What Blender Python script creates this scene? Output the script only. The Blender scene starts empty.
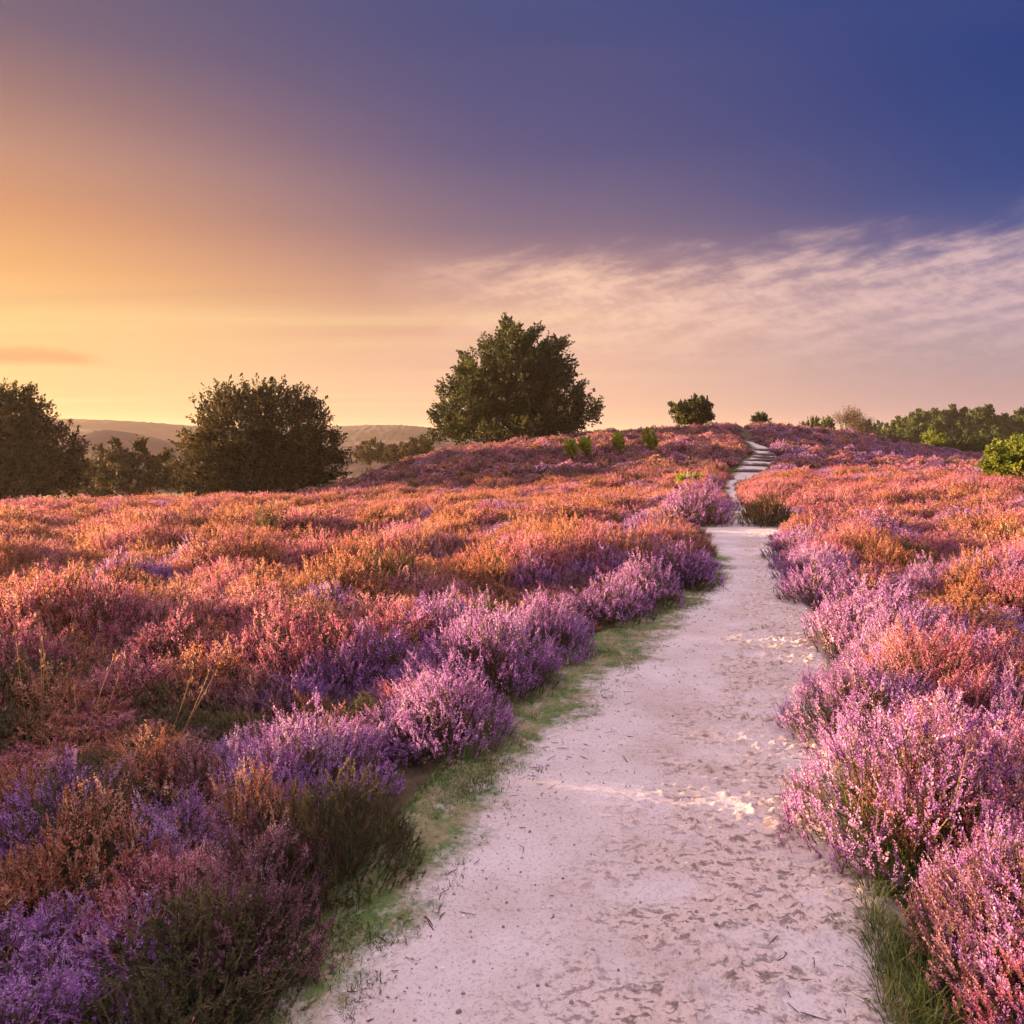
import bpy, math
import numpy as np
from mathutils import Vector

rng = np.random.default_rng(11)
sc = bpy.context.scene
COL = sc.collection
PI = math.pi
R_ = math.radians

# ------------------------------------------------------------------ camera
F_PX, HORIZON, CAM_Z = 760.0, 440.0, 1.75
PITCH = math.atan((512 - HORIZON) / F_PX)
cam_d = bpy.data.cameras.new("camera")
cam_d.sensor_width = 36.0
cam_d.sensor_fit = 'HORIZONTAL'
cam_d.lens = F_PX / 1024 * 36
cam_d.clip_start = 0.05
cam_d.clip_end = 20000
cam = bpy.data.objects.new("camera", cam_d)
cam.location = (0, 0, CAM_Z)
cam.rotation_euler = (PI / 2 - PITCH, 0, 0)
COL.objects.link(cam)
sc.camera = cam


def ray(u, v):
    xc, yc = (u - 512) / F_PX, -(v - 512) / F_PX
    return (xc, math.cos(PITCH) + yc * math.sin(PITCH), -math.sin(PITCH) + yc * math.cos(PITCH))


def on_plane(u, v, z=0.0):
    d = ray(u, v)
    t = (z - CAM_Z) / d[2]
    return d[0] * t, d[1] * t


def at_y(u, v, y):
    d = ray(u, v)
    t = y / d[1]
    return d[0] * t, y, CAM_Z + d[2] * t


# ------------------------------------------------------------------ noise
_perm = np.random.default_rng(5).permutation(512).astype(np.int64)
_perm = np.concatenate([_perm, _perm, _perm])
_ang = np.random.default_rng(6).uniform(0, 2 * PI, 512)
_gx, _gy = np.cos(_ang), np.sin(_ang)


def perlin(x, y):
    x = np.asarray(x, float); y = np.asarray(y, float)
    xi = np.floor(x).astype(np.int64); yi = np.floor(y).astype(np.int64)
    xf, yf = x - xi, y - yi
    u = xf ** 3 * (xf * (xf * 6 - 15) + 10); v = yf ** 3 * (yf * (yf * 6 - 15) + 10)

    def g(ix, iy, dx, dy):
        h = _perm[(_perm[ix & 511] + iy) & 511]
        return _gx[h] * dx + _gy[h] * dy
    a = g(xi, yi, xf, yf); b = g(xi + 1, yi, xf - 1, yf)
    c = g(xi, yi + 1, xf, yf - 1); d = g(xi + 1, yi + 1, xf - 1, yf - 1)
    return (a + u * (b - a)) + v * ((c + u * (d - c)) - (a + u * (b - a)))


def fbm(x, y, o=4):
    s, a = 0, 1
    for k in range(o):
        s = s + a * perlin(x * 2 ** k + 17.3 * k, y * 2 ** k - 9.1 * k)
        a *= .5
    return s


def smooth(a, b, x):
    t = np.clip((x - a) / (b - a), 0, 1)
    return t * t * (3 - 2 * t)


# ------------------------------------------------------------------ terrain
_cols = [
    (-700, [(0, 0), (10, 0), (20, 0), (30, -.4), (42, -2.4), (70, -6), (150, -10), (400, -13), (6000, -14)]),
    (0, [(0, 0), (12, -.05), (20, -.28), (28, -.62), (36, -1.1), (48, -2.8), (70, -5), (150, -10), (400, -13), (6000, -14)]),
    (180, [(0, 0), (12, -.05), (20, -.28), (28, -.62), (34, -1.0), (46, -2.6), (70, -5), (150, -10), (400, -13), (6000, -14)]),
    (320, [(0, 0), (12, -.05), (20, -.34), (26, -.72), (33, -1.05), (42, -1.05), (55, -3), (90, -6), (150, -10), (400, -13), (6000, -14)]),
    (400, [(0, 0), (12, -.03), (20, -.36), (26, -.68), (32, -.9), (45, .2), (52, 0), (65, -1.5), (100, -5), (170, -10), (400, -13), (6000, -14)]),
    (450, [(0, 0), (12, 0), (20, -.36), (26, -.66), (31, -.82), (48, .85), (56, .7), (70, -.5), (110, -4), (170, -9), (400, -13), (6000, -14)]),
    (520, [(0, 0), (13, 0), (20, -.34), (26, -.6), (31, -.7), (50, 1.4), (62, 1.3), (80, .2), (120, -3), (180, -8), (400, -12), (6000, -14)]),
    (600, [(0, 0), (14, 0), (20, -.24), (26, -.44), (31, -.46), (55, 2.1), (66, 1.9), (85, .8), (130, -2), (200, -6), (400, -10), (6000, -12)]),
    (680, [(0, 0), (15, 0), (26, -.2), (31, -.14), (45, 1.2), (60, 2.45), (70, 2.45), (90, 1.2), (140, -2), (400, -6), (6000, -8)]),
    (740, [(0, 0), (16, 0), (20, -.12), (28, -.05), (34, .05), (48, 1.15), (66, 2.9), (76, 2.9), (95, 1.8), (140, -1), (400, -3), (6000, -5)]),
    (800, [(0, 0), (16, 0), (26, 0), (37, .1), (52, 1.1), (72, 2.7), (82, 2.7), (100, 1.5), (150, -1), (400, -3), (6000, -4)]),
    (870, [(0, 0), (16, 0), (26, .05), (40, .1), (58, .8), (80, 2.0), (90, 1.9), (115, .5), (150, -1), (400, -2), (6000, -3)]),
    (920, [(0, 0), (16, .05), (26, .12), (44, .2), (66, .35), (90, .75), (110, .2), (150, -2), (400, -2), (6000, -3)]),
    (1024, [(0, 0), (10, .05), (20, .22), (32, .25), (50, .1), (75, -.3), (110, -1), (150, -2), (400, -2), (6000, -3)]),
    (1700, [(0, 0), (10, .05), (20, .25), (32, .3), (50, .2), (75, -.2), (110, -1), (150, -2), (400, -2), (6000, -3)]),
]
_rg = np.concatenate([np.linspace(0, 120, 481), np.geomspace(121, 6000, 120)])
_azk = np.array([math.atan((c[0] - 512) / F_PX) for c in _cols])
_tab = []
for _, kn in _cols:
    k = np.array(kn, float)
    z = np.interp(_rg, k[:, 0], k[:, 1])
    for _ in range(3):                                   # round the knots
        w = 9
        zz = z.copy()
        zp = np.pad(z[:481], w, mode='edge')
        zz[:481] = np.convolve(zp, np.ones(2 * w + 1) / (2 * w + 1), 'valid')
        zz[460:] = z[460:]
        z = zz
    _tab.append(z)
_tab = np.array(_tab)
_azf = np.linspace(_azk[0], _azk[-1], 400)
_tabf = np.array([np.interp(_azf, _azk, _tab[:, j]) for j in range(len(_rg))]).T
for _ in range(2):
    p = np.pad(_tabf, ((5, 5), (0, 0)), mode='edge')
    _tabf = sum(p[i:i + 400] for i in range(11)) / 11


def height(x, y):
    x = np.asarray(x, float); y = np.asarray(y, float)
    r = np.hypot(x, y)
    az = np.clip(np.arctan2(x, y), _azf[0], _azf[-1])
    fa = (az - _azf[0]) / (_azf[1] - _azf[0])
    ia = np.clip(np.floor(fa).astype(int), 0, 398); fa = fa - ia
    ir = np.clip(np.searchsorted(_rg, r) - 1, 0, len(_rg) - 2)
    fr = np.clip((r - _rg[ir]) / (_rg[ir + 1] - _rg[ir]), 0, 1)
    z = ((_tabf[ia, ir] * (1 - fr) + _tabf[ia, ir + 1] * fr) * (1 - fa)
         + (_tabf[ia + 1, ir] * (1 - fr) + _tabf[ia + 1, ir + 1] * fr) * fa)
    z = z + 4.9 * np.exp(-((x + 31) / 9) ** 2 - ((y - 9.9) / 6.0) ** 2)  # unseen knoll on the left, added to shade the near heather and path
    amp = smooth(1, 8, r) * (.05 + .12 * smooth(15, 60, r))
    return z + amp * fbm(x * .22, y * .22, 2)


def hz(x, y):
    return float(height(np.array([x]), np.array([y]))[0])


# ------------------------------------------------------------------ path outline in metres: y, heather edge left, sand edge left, right edge
_pp = []
for v, a, b, c in [(1024, 255, 300, 880), (876, 380, 430, 858), (800, 440, 500, 840), (750, 480, 545, 826), (700, 515, 590, 815),
                   (650, 580, 640, 822), (610, 655, 685, 800), (585, 712, 722, 783), (560, 720, 724, 776), (545, 704, 708, 772),
                   (531, 692, 696, 788), (527.5, 700, 706, 784), (524.5, 716, 722, 770), (520, 729, 733, 757), (510, 734, 736, 749), (504, 732, 734, 744), (495, 725, 727, 738), (486, 723, 726, 742)]:
    _pp.append((on_plane(512, v)[1], on_plane(a, v)[0], on_plane(b, v)[0], on_plane(c, v)[0]))
for y, a, c in [(36, 737, 763), (40, 745, 771), (44, 754, 774), (47, 754, 768), (50, 748, 757), (52, 744, 749), (80, 738, 741)]:
    _pp.append((y, (a - 512) * y / F_PX, (a - 512) * y / F_PX + .03, (c - 512) * y / F_PX))
_y0, _a0, _b0, _c0 = _pp[0]
_pp = [(-12, -.9, -.7, 1.2), (0, -.85, -.68, 1.15)] + _pp
_pp = np.array(_pp)


def path_edges(y):
    return (np.interp(y, _pp[:, 0], _pp[:, 1]), np.interp(y, _pp[:, 0], _pp[:, 2]), np.interp(y, _pp[:, 0], _pp[:, 3]))


# ------------------------------------------------------------------ object helpers
def tag(o, label=None, cat=None, group=None, kind=None):
    if label: o["label"] = label
    if cat: o["category"] = cat
    if group: o["group"] = group
    if kind: o["kind"] = kind
    return o


def empty(name, loc, rz=0.0):
    o = bpy.data.objects.new(name, None)
    o.location = loc
    o.rotation_euler = (0, 0, rz)
    o.empty_display_size = .2
    COL.objects.link(o)
    return o


def mesh_from(name, verts, faces_n, loops, mats, mat_idx=None, face_attr=None, vert_attr=None, smooth_shade=False):
    """verts (n,3); faces_n loop counts per face; loops flat vertex indices."""
    me = bpy.data.meshes.new(name)
    verts = np.asarray(verts, np.float32)
    faces_n = np.asarray(faces_n, np.int32)
    loops = np.asarray(loops, np.int32)
    me.vertices.add(len(verts)); me.vertices.foreach_set("co", verts.ravel())
    me.loops.add(len(loops)); me.loops.foreach_set("vertex_index", loops)
    me.polygons.add(len(faces_n))
    st = np.zeros(len(faces_n), np.int32); st[1:] = np.cumsum(faces_n)[:-1]
    me.polygons.foreach_set("loop_start", st)
    me.polygons.foreach_set("loop_total", faces_n)
    for m in mats: me.materials.append(m)
    if mat_idx is not None: me.polygons.foreach_set("material_index", np.asarray(mat_idx, np.int32))
    if smooth_shade: me.polygons.foreach_set("use_smooth", np.ones(len(faces_n), bool))
    for nm, arr in (face_attr or {}).items():
        a = me.attributes.new(nm, 'FLOAT', 'FACE'); a.data.foreach_set("value", np.asarray(arr, np.float32))
    for nm, arr in (vert_attr or {}).items():
        a = me.attributes.new(nm, 'FLOAT', 'POINT'); a.data.foreach_set("value", np.asarray(arr, np.float32))
    me.update(calc_edges=True)
    return me


def link(name, me, parent=None, loc=None):
    o = bpy.data.objects.new(name, me)
    COL.objects.link(o)
    if parent: o.parent = parent
    if loc is not None: o.location = loc
    return o


def grid_mesh(name, X, Y, Z, mats, vert_attr=None):
    ny, nx = X.shape
    idx = np.arange(nx * ny).reshape(ny, nx)
    q = np.stack([idx[:-1, :-1], idx[:-1, 1:], idx[1:, 1:], idx[1:, :-1]], -1).reshape(-1)
    return mesh_from(name, np.stack([X, Y, Z], -1).reshape(-1, 3), np.full((nx - 1) * (ny - 1), 4), q, mats, None, None, vert_attr, True)


class Quads:
    """collects quads and tubes as numpy blocks"""
    def __init__(s): s.v = []; s.f = []; s.m = []; s.t = []; s.n = 0

    def quad(s, P, mat=0, tint=0.0):                      # P (n,4,3)
        n = len(P)
        if not n: return
        s.v.append(P.reshape(-1, 3)); s.f.append(np.arange(n * 4).reshape(n, 4) + s.n); s.n += n * 4
        s.m.append(np.full(n, mat)); s.t.append(np.broadcast_to(np.asarray(tint, float), (n,)).copy())

    def leaf(s, c, a, b, mat=0, tint=0.0, bend=0.0):      # diamonds: centre, half long axis, half short axis
        n = np.cross(a, b)
        n /= np.linalg.norm(n, axis=1, keepdims=True) + 1e-9
        k = n * bend * np.linalg.norm(b, axis=1, keepdims=True)
        s.quad(np.stack([c - a, c + b + k, c + a, c - b + k], 1), mat, tint)

    def tube(s, pts, rad, sides=5, mat=0, tint=0.0):
        pts = np.asarray(pts, float); n = len(pts)
        rad = np.broadcast_to(rad, (n,))
        tg = np.gradient(pts, axis=0); tg /= np.linalg.norm(tg, axis=1, keepdims=True) + 1e-9
        ref = np.array([0, 0, 1.0]) if abs(tg[0][2]) < .9 else np.array([1.0, 0, 0])
        a = np.cross(tg, ref); a /= np.linalg.norm(a, axis=1, keepdims=True) + 1e-9
        b = np.cross(tg, a)
        th = np.linspace(0, 2 * PI, sides, endpoint=False)
        ring = pts[:, None] + rad[:, None, None] * (np.cos(th)[None, :, None] * a[:, None] + np.sin(th)[None, :, None] * b[:, None])
        i = np.arange(n * sides).reshape(n, sides)
        f = np.stack([i[:-1], np.roll(i, -1, 1)[:-1], np.roll(i, -1, 1)[1:], i[1:]], -1).reshape(-1, 4)
        s.v.append(ring.reshape(-1, 3)); s.f.append(f + s.n); s.n += n * sides
        s.m.append(np.full(len(f), mat)); s.t.append(np.full(len(f), float(tint)))

    def build(s, name, mats, smooth_shade=False, only=None):
        v = np.concatenate(s.v); f = np.concatenate(s.f); m = np.concatenate(s.m); t = np.concatenate(s.t)
        if only is not None:
            k = np.isin(m, only)
            f, t = f[k], t[k]
            m = np.searchsorted(np.array(only), m[k])
            used, inv = np.unique(f.ravel(), return_inverse=True)
            v, f = v[used], inv.reshape(-1, 4)
        return mesh_from(name, v, np.full(len(f), 4), f.ravel(), mats, m, {"tint": t}, None, smooth_shade)


def unit(v): return v / (np.linalg.norm(v, axis=-1, keepdims=True) + 1e-9)


# ------------------------------------------------------------------ materials
def new_mat(name):
    m = bpy.data.materials.new(name); m.use_nodes = True
    nt = m.node_tree; nt.nodes.clear()
    return m, nt


def node(nt, t, **kw):
    n = nt.nodes.new(t)
    for k, v in kw.items():
        if k == 'inp':
            for i, val in v.items():
                n.inputs[i].default_value = val
        else: setattr(n, k, v)
    return n


def ramp(nt, stops, interp='LINEAR'):
    n = nt.nodes.new('ShaderNodeValToRGB'); cr = n.color_ramp; cr.interpolation = interp
    while len(cr.elements) < len(stops): cr.elements.new(.5)
    for e, (p, c) in zip(cr.elements, stops):
        e.position = p; e.color = (*c, 1) if len(c) == 3 else c
    return n


def leafy_mat(name, stops, transl=.4, patch_scale=.9, rough=.7, tint_w=.75, patch=.5):
    """thin plant tissue: colour from a per-spray tint plus world patches; part of the light passes through"""
    m, nt = new_mat(name); L = nt.links.new
    at = node(nt, 'ShaderNodeAttribute', attribute_name='tint')
    geo = node(nt, 'ShaderNodeNewGeometry')
    nz = node(nt, 'ShaderNodeTexNoise', inp={'Scale': patch_scale, 'Detail': 3.0, 'Roughness': .6})
    L(geo.outputs['Position'], nz.inputs['Vector'])
    sub = node(nt, 'ShaderNodeMath', operation='SUBTRACT', inp={1: .5}); L(nz.outputs[0], sub.inputs[0])
    mul = node(nt, 'ShaderNodeMath', operation='MULTIPLY_ADD', inp={1: patch * 2.2}); L(sub.outputs[0], mul.inputs[0])
    tw = node(nt, 'ShaderNodeMath', operation='MULTIPLY_ADD', inp={1: tint_w, 2: (1 - tint_w) * .5}); L(at.outputs['Fac'], tw.inputs[0])
    L(tw.outputs[0], mul.inputs[2])
    rp = ramp(nt, stops); L(mul.outputs[0], rp.inputs[0])
    d = node(nt, 'ShaderNodeBsdfPrincipled', inp={'Roughness': rough})
    L(rp.outputs[0], d.inputs['Base Color'])
    d.inputs['Specular IOR Level'].default_value = .25
    tr = node(nt, 'ShaderNodeBsdfTranslucent'); L(rp.outputs[0], tr.inputs['Color'])
    mx = node(nt, 'ShaderNodeMixShader', inp={0: transl}); L(d.outputs[0], mx.inputs[1]); L(tr.outputs[0], mx.inputs[2])
    out = node(nt, 'ShaderNodeOutputMaterial'); L(mx.outputs[0], out.inputs['Surface'])
    return m


def bark_mat(name, c1, c2, scale=6):
    m, nt = new_mat(name); L = nt.links.new
    geo = node(nt, 'ShaderNodeNewGeometry')
    nz = node(nt, 'ShaderNodeTexNoise', inp={'Scale': scale, 'Detail': 5.0}); L(geo.outputs['Position'], nz.inputs['Vector'])
    rp = ramp(nt, [(.3, c1), (.7, c2)]); L(nz.outputs[0], rp.inputs[0])
    d = node(nt, 'ShaderNodeBsdfPrincipled', inp={'Roughness': .9}); L(rp.outputs[0], d.inputs['Base Color'])
    bp = node(nt, 'ShaderNodeBump', inp={'Strength': .6, 'Distance': .02}); L(nz.outputs[0], bp.inputs['Height']); L(bp.outputs[0], d.inputs['Normal'])
    out = node(nt, 'ShaderNodeOutputMaterial'); L(d.outputs[0], out.inputs['Surface'])
    return m


M = {}
M['stem'] = leafy_mat('heather_wood', [(0, (.06, .035, .022)), (1, (.17, .10, .06))], 0.0)
M['green'] = leafy_mat('heather_green', [(0, (.045, .055, .022)), (.5, (.115, .11, .04)), (1, (.22, .155, .06))], .4)
M['lilac'] = leafy_mat('heather_lilac', [(0, (.06, .04, .025)), (.2, (.18, .07, .16)), (.40, (.47, .18, .55)), (.74, (.64, .34, .68)), (1, (.77, .51, .69))], .45)
M['pink'] = leafy_mat('heather_pink', [(0, (.09, .045, .025)), (.2, (.36, .09, .10)), (.42, (.64, .18, .30)), (.75, (.76, .32, .37)), (1, (.84, .54, .48))], .45)
M['russet'] = leafy_mat('heather_russet', [(0, (.08, .05, .02)), (.22, (.34, .11, .05)), (.45, (.58, .21, .12)), (.75, (.72, .35, .22)), (1, (.82, .54, .36))], .45)
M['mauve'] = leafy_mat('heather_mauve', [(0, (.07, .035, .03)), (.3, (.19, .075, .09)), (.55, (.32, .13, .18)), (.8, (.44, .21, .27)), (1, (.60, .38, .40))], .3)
M['leaf'] = leafy_mat('beech_leaf', [(0, (.010, .017, .006)), (.5, (.024, .035, .009)), (.78, (.09, .09, .017)), (1, (.2, .165, .028))], .4, .3)
M['leaf_oak'] = leafy_mat('oak_leaf', [(0, (.013, .014, .006)), (.5, (.033, .029, .009)), (.78, (.10, .07, .016)), (1, (.19, .12, .025))], .4, .3)
M['leaf_far'] = leafy_mat('wood_leaf', [(0, (.011, .026, .010)), (.5, (.036, .066, .02)), (1, (.12, .135, .03))], .33, .07, patch=.9)
M['leaf_lime'] = leafy_mat('lime_leaf', [(0, (.05, .075, .01)), (.5, (.15, .19, .024)), (1, (.29, .30, .042))], .45, .6)
M['leaf_lit_yellow'] = leafy_mat('lit_yellow_leaf', [(0, (.14, .17, .02)), (.5, (.32, .36, .04)), (1, (.52, .50, .08))], .5, .6)  # sun the shaded saplings miss is put into this colour; gorse shares it
M['leaf_sere'] = leafy_mat('sere_leaf', [(0, (.08, .06, .035)), (1, (.17, .12, .07))], .3, .3)
M['bark'] = bark_mat('bark', (.035, .027, .02), (.11, .085, .065))
M['grass'] = leafy_mat('grass_blade', [(0, (.05, .085, .018)), (.6, (.11, .15, .035)), (1, (.24, .20, .075))], .4, 1.5)
M['straw'] = leafy_mat('straw', [(0, (.30, .17, .07)), (1, (.55, .36, .17))], .3)
M['log'] = bark_mat('weathered_log', (.07, .05, .04), (.20, .15, .12), 14)


def ground_material():
    m, nt = new_mat('heath_soil'); L = nt.links.new
    geo = node(nt, 'ShaderNodeNewGeometry')
    n1 = node(nt, 'ShaderNodeTexNoise', inp={'Scale': .35, 'Detail': 6.0, 'Roughness': .65}); L(geo.outputs['Position'], n1.inputs['Vector'])
    n2 = node(nt, 'ShaderNodeTexNoise', inp={'Scale': 9.0, 'Detail': 5.0, 'Roughness': .7}); L(geo.outputs['Position'], n2.inputs['Vector'])
    near = ramp(nt, [(.3, (.035, .024, .016)), (.55, (.085, .06, .035)), (.75, (.10, .095, .04))]); L(n2.outputs[0], near.inputs[0])
    far = ramp(nt, [(.3, (.09, .085, .035)), (.5, (.20, .13, .07)), (.7, (.24, .12, .10))])
    n3 = node(nt, 'ShaderNodeTexNoise', inp={'Scale': .012, 'Detail': 7.0}); L(geo.outputs['Position'], n3.inputs['Vector']); L(n3.outputs[0], far.inputs[0])
    ln = node(nt, 'ShaderNodeVectorMath', operation='LENGTH'); L(geo.outputs['Position'], ln.inputs[0])
    mr = node(nt, 'ShaderNodeMapRange', inp={'From Min': 80.0, 'From Max': 130.0}); L(ln.outputs['Value'], mr.inputs['Value'])
    mx = node(nt, 'ShaderNodeMix', data_type='RGBA'); L(mr.outputs[0], mx.inputs[0]); L(near.outputs[0], mx.inputs[6]); L(far.outputs[0], mx.inputs[7])
    d = node(nt, 'ShaderNodeBsdfPrincipled', inp={'Roughness': .95}); L(mx.outputs[2], d.inputs['Base Color'])
    d.inputs['Specular IOR Level'].default_value = .1
    bp = node(nt, 'ShaderNodeBump', inp={'Strength': .8, 'Distance': .04}); L(n2.outputs[0], bp.inputs['Height']); L(bp.outputs[0], d.inputs['Normal'])
    out = node(nt, 'ShaderNodeOutputMaterial'); L(d.outputs[0], out.inputs['Surface'])
    return m


def sand_material():
    m, nt = new_mat('sand'); L = nt.links.new
    geo = node(nt, 'ShaderNodeNewGeometry')
    moss = node(nt, 'ShaderNodeAttribute', attribute_name='moss')
    scuff = node(nt, 'ShaderNodeAttribute', attribute_name='scuff')
    big = node(nt, 'ShaderNodeTexNoise', inp={'Scale': 1.6, 'Detail': 5.0, 'Roughness': .6}); L(geo.outputs['Position'], big.inputs['Vector'])
    fine = node(nt, 'ShaderNodeTexNoise', inp={'Scale': 75.0, 'Detail': 4.0, 'Roughness': .7}); L(geo.outputs['Position'], fine.inputs['Vector'])
    vor = node(nt, 'ShaderNodeTexVoronoi', inp={'Scale': 120.0}); L(geo.outputs['Position'], vor.inputs['Vector'])
    base = ramp(nt, [(.3, (.44, .335, .29)), (.52, (.55, .45, .42)), (.72, (.62, .53, .51))]); L(big.outputs[0], base.inputs[0])
    spk = ramp(nt, [(.30, (.45, .40, .38)), (.47, (.95, .95, .95)), (.62, (1.0, 1.0, 1.0)), (.75, (1.0, 1.0, 1.0))]); L(fine.outputs[0], spk.inputs[0])
    wf = node(nt, 'ShaderNodeMath', operation='MULTIPLY', inp={1: .75}); L(scuff.outputs['Fac'], wf.inputs[0])
    wm = node(nt, 'ShaderNodeMix', data_type='RGBA'); L(wf.outputs[0], wm.inputs[0]); L(base.outputs[0], wm.inputs[6]); wm.inputs[7].default_value = (.56, .42, .35, 1)
    mul = node(nt, 'ShaderNodeMix', data_type='RGBA', blend_type='MULTIPLY', inp={0: .8}); L(wm.outputs[2], mul.inputs[6]); L(spk.outputs[0], mul.inputs[7])
    # darker brown crumbs in the trodden scuffs
    sc_ = node(nt, 'ShaderNodeMix', data_type='RGBA'); cm = node(nt, 'ShaderNodeMapping', inp={'Scale': (1.0, 1.7, 1.0)}); L(geo.outputs['Position'], cm.inputs[0])
    cn = node(nt, 'ShaderNodeTexNoise', inp={'Scale': 19.0, 'Detail': 8.0, 'Roughness': .72}); L(cm.outputs[0], cn.inputs['Vector'])
    cr = node(nt, 'ShaderNodeMapRange', inp={'From Min': .535, 'From Max': .70}); L(cn.outputs[0], cr.inputs['Value'])
    cf = node(nt, 'ShaderNodeMath', operation='MULTIPLY'); L(cr.outputs[0], cf.inputs[0]); L(scuff.outputs['Fac'], cf.inputs[1])
    L(cf.outputs[0], sc_.inputs[0]); L(mul.outputs[2], sc_.inputs[6]); sc_.inputs[7].default_value = (.33, .225, .185, 1)
    # moss and humus on the verge
    mn = node(nt, 'ShaderNodeTexNoise', inp={'Scale': 6.0, 'Detail': 9.0, 'Roughness': .78}); L(geo.outputs['Position'], mn.inputs['Vector'])
    add = node(nt, 'ShaderNodeMath', operation='MULTIPLY_ADD', inp={1: 4.6, 2: -3.1}); L(mn.outputs[0], add.inputs[0])
    a2 = node(nt, 'ShaderNodeMath', operation='MULTIPLY_ADD', inp={1: 2.0}); L(moss.outputs['Fac'], a2.inputs[0]); L(add.outputs[0], a2.inputs[2])
    cl = node(nt, 'ShaderNodeClamp'); L(a2.outputs[0], cl.inputs[0])
    mcol = ramp(nt, [(.36, (.055, .10, .028)), (.47, (.105, .14, .045)), (.54, (.20, .165, .085)), (.68, (.30, .215, .155))])
    mn2 = node(nt, 'ShaderNodeTexNoise', inp={'Scale': 5.5, 'Detail': 9.0, 'Roughness': .8}); L(geo.outputs['Position'], mn2.inputs['Vector']); L(mn2.outputs[0], mcol.inputs[0])
    mm = node(nt, 'ShaderNodeMix', data_type='RGBA'); L(cl.outputs[0], mm.inputs[0]); L(sc_.outputs[2], mm.inputs[6]); L(mcol.outputs[0], mm.inputs[7])
    d = node(nt, 'ShaderNodeBsdfPrincipled', inp={'Roughness': .93}); L(mm.outputs[2], d.inputs['Base Color'])
    d.inputs['Specular IOR Level'].default_value = .15
    b1 = node(nt, 'ShaderNodeBump', inp={'Strength': .5, 'Distance': .006}); L(fine.outputs[0], b1.inputs['Height'])
    b2 = node(nt, 'ShaderNodeBump', inp={'Strength': .35, 'Distance': .004}); L(vor.outputs['Distance'], b2.inputs['Height']); L(b1.outputs[0], b2.inputs['Normal'])
    b3 = node(nt, 'ShaderNodeBump', inp={'Strength': .9, 'Distance': .012}); b3.invert = True
    L(cf.outputs[0], b3.inputs['Height']); L(b2.outputs[0], b3.inputs['Normal'])
    L(b3.outputs[0], d.inputs['Normal'])
    out = node(nt, 'ShaderNodeOutputMaterial'); L(d.outputs[0], out.inputs['Surface'])
    return m


def hill_material(name, stops, scale):
    m, nt = new_mat(name); L = nt.links.new
    geo = node(nt, 'ShaderNodeNewGeometry')
    n = node(nt, 'ShaderNodeTexNoise', inp={'Scale': scale, 'Detail': 8.0, 'Roughness': .7}); L(geo.outputs['Position'], n.inputs['Vector'])
    rp = ramp(nt, stops); L(n.outputs[0], rp.inputs[0])
    d = node(nt, 'ShaderNodeBsdfPrincipled', inp={'Roughness': .95}); L(rp.outputs[0], d.inputs['Base Color'])
    out = node(nt, 'ShaderNodeOutputMaterial'); L(d.outputs[0], out.inputs['Surface'])
    return m


# ------------------------------------------------------------------ ground sheet, path, hills
def spaced(lo, hi, d0, growth, centre=0.0):
    a = [0.0]; d = d0
    while a[-1] < hi - centre: a.append(a[-1] + d); d *= growth
    b = [0.0]; d = d0
    while b[-1] < centre - lo: b.append(b[-1] + d); d *= growth
    return np.array([centre - t for t in b[:0:-1]] + [centre + t for t in a])


gx = spaced(-4500, 4500, .16, 1.022)
gy = spaced(-400, 4500, .16, 1.018, 3.0)
GX, GY = np.meshgrid(gx, gy)
link('ground', grid_mesh('ground', GX, GY, height(GX, GY), [ground_material()]))["kind"] = 'structure'

ys = []
y = -3.0
while y < 51.5:
    ys.append(y)
    y += .011 if 1.7 < y < 7 else (.03 if 1 < y < 14 else (.06 if y < 35 else .15))
ys = np.array(ys)
eL, eS, eR = path_edges(ys)
NT = 250
T = np.linspace(0, 1, NT)
wig = .26 * fbm(ys * 1.5, ys * 0 + 3.3, 5) - .03
x0 = eL - .45; x1 = eR + .45
PX = x0[:, None] + (x1 - x0)[:, None] * T[None, :]
PY = np.repeat(ys[:, None], NT, 1)
edge = np.minimum(PX - eL[:, None], eR[:, None] - PX)
mossv = smooth(.46, -.14, PX - (eS + wig)[:, None]) + .75 * smooth(.12, -.10, eR[:, None] - PX)
lat = (PX - eS[:, None]) / np.maximum(eR - eS, .3)[:, None]
loose = smooth(.22, .7, lat) * smooth(1.12, .95, lat)                 # trodden strip, right of the middle
fade = smooth(16, 11, PY)
rel = .018 * fbm(PX * 1.4, PY * 1.4, 3) + .006 * fbm(PX * 7, PY * 7, 3)
scuffs = np.zeros_like(PX)
dent = np.zeros_like(PX)
r2 = np.random.default_rng(21)
for _ in range(190):                                                  # footprints and kicked-up rims
    yy = 1.5 + 13 * r2.random() ** 1.5
    a, b, c = path_edges(yy)
    l = np.clip(r2.normal(.66, .2), .12, 1.0)
    xx = b + l * (c - b)
    th = r2.normal(.25, .5); L_ = r2.uniform(.03, .08); W_ = r2.uniform(.02, .038)
    i0, i1 = np.searchsorted(ys, [yy - .3, yy + .3])
    dx, dy = PX[i0:i1] - xx, PY[i0:i1] - yy
    dx, dy = dx + .03 * perlin(dx * 14 + xx * 7, dy * 14), dy + .03 * perlin(dx * 14 + 40, dy * 14 + yy * 5)
    p = (dx * math.cos(th) - dy * math.sin(th)) / W_; q = (dx * math.sin(th) + dy * math.cos(th)) / L_
    rr = np.sqrt(p * p + q * q)
    dep = r2.uniform(.004, .012)
    dent[i0:i1] += -dep * smooth(1.1, .45, rr) + dep * .55 * np.exp(-((rr - 1.25) / .28) ** 2)
    scuffs[i0:i1] = np.maximum(scuffs[i0:i1], smooth(1.0, .5, rr) * r2.uniform(0, .5))
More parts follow.
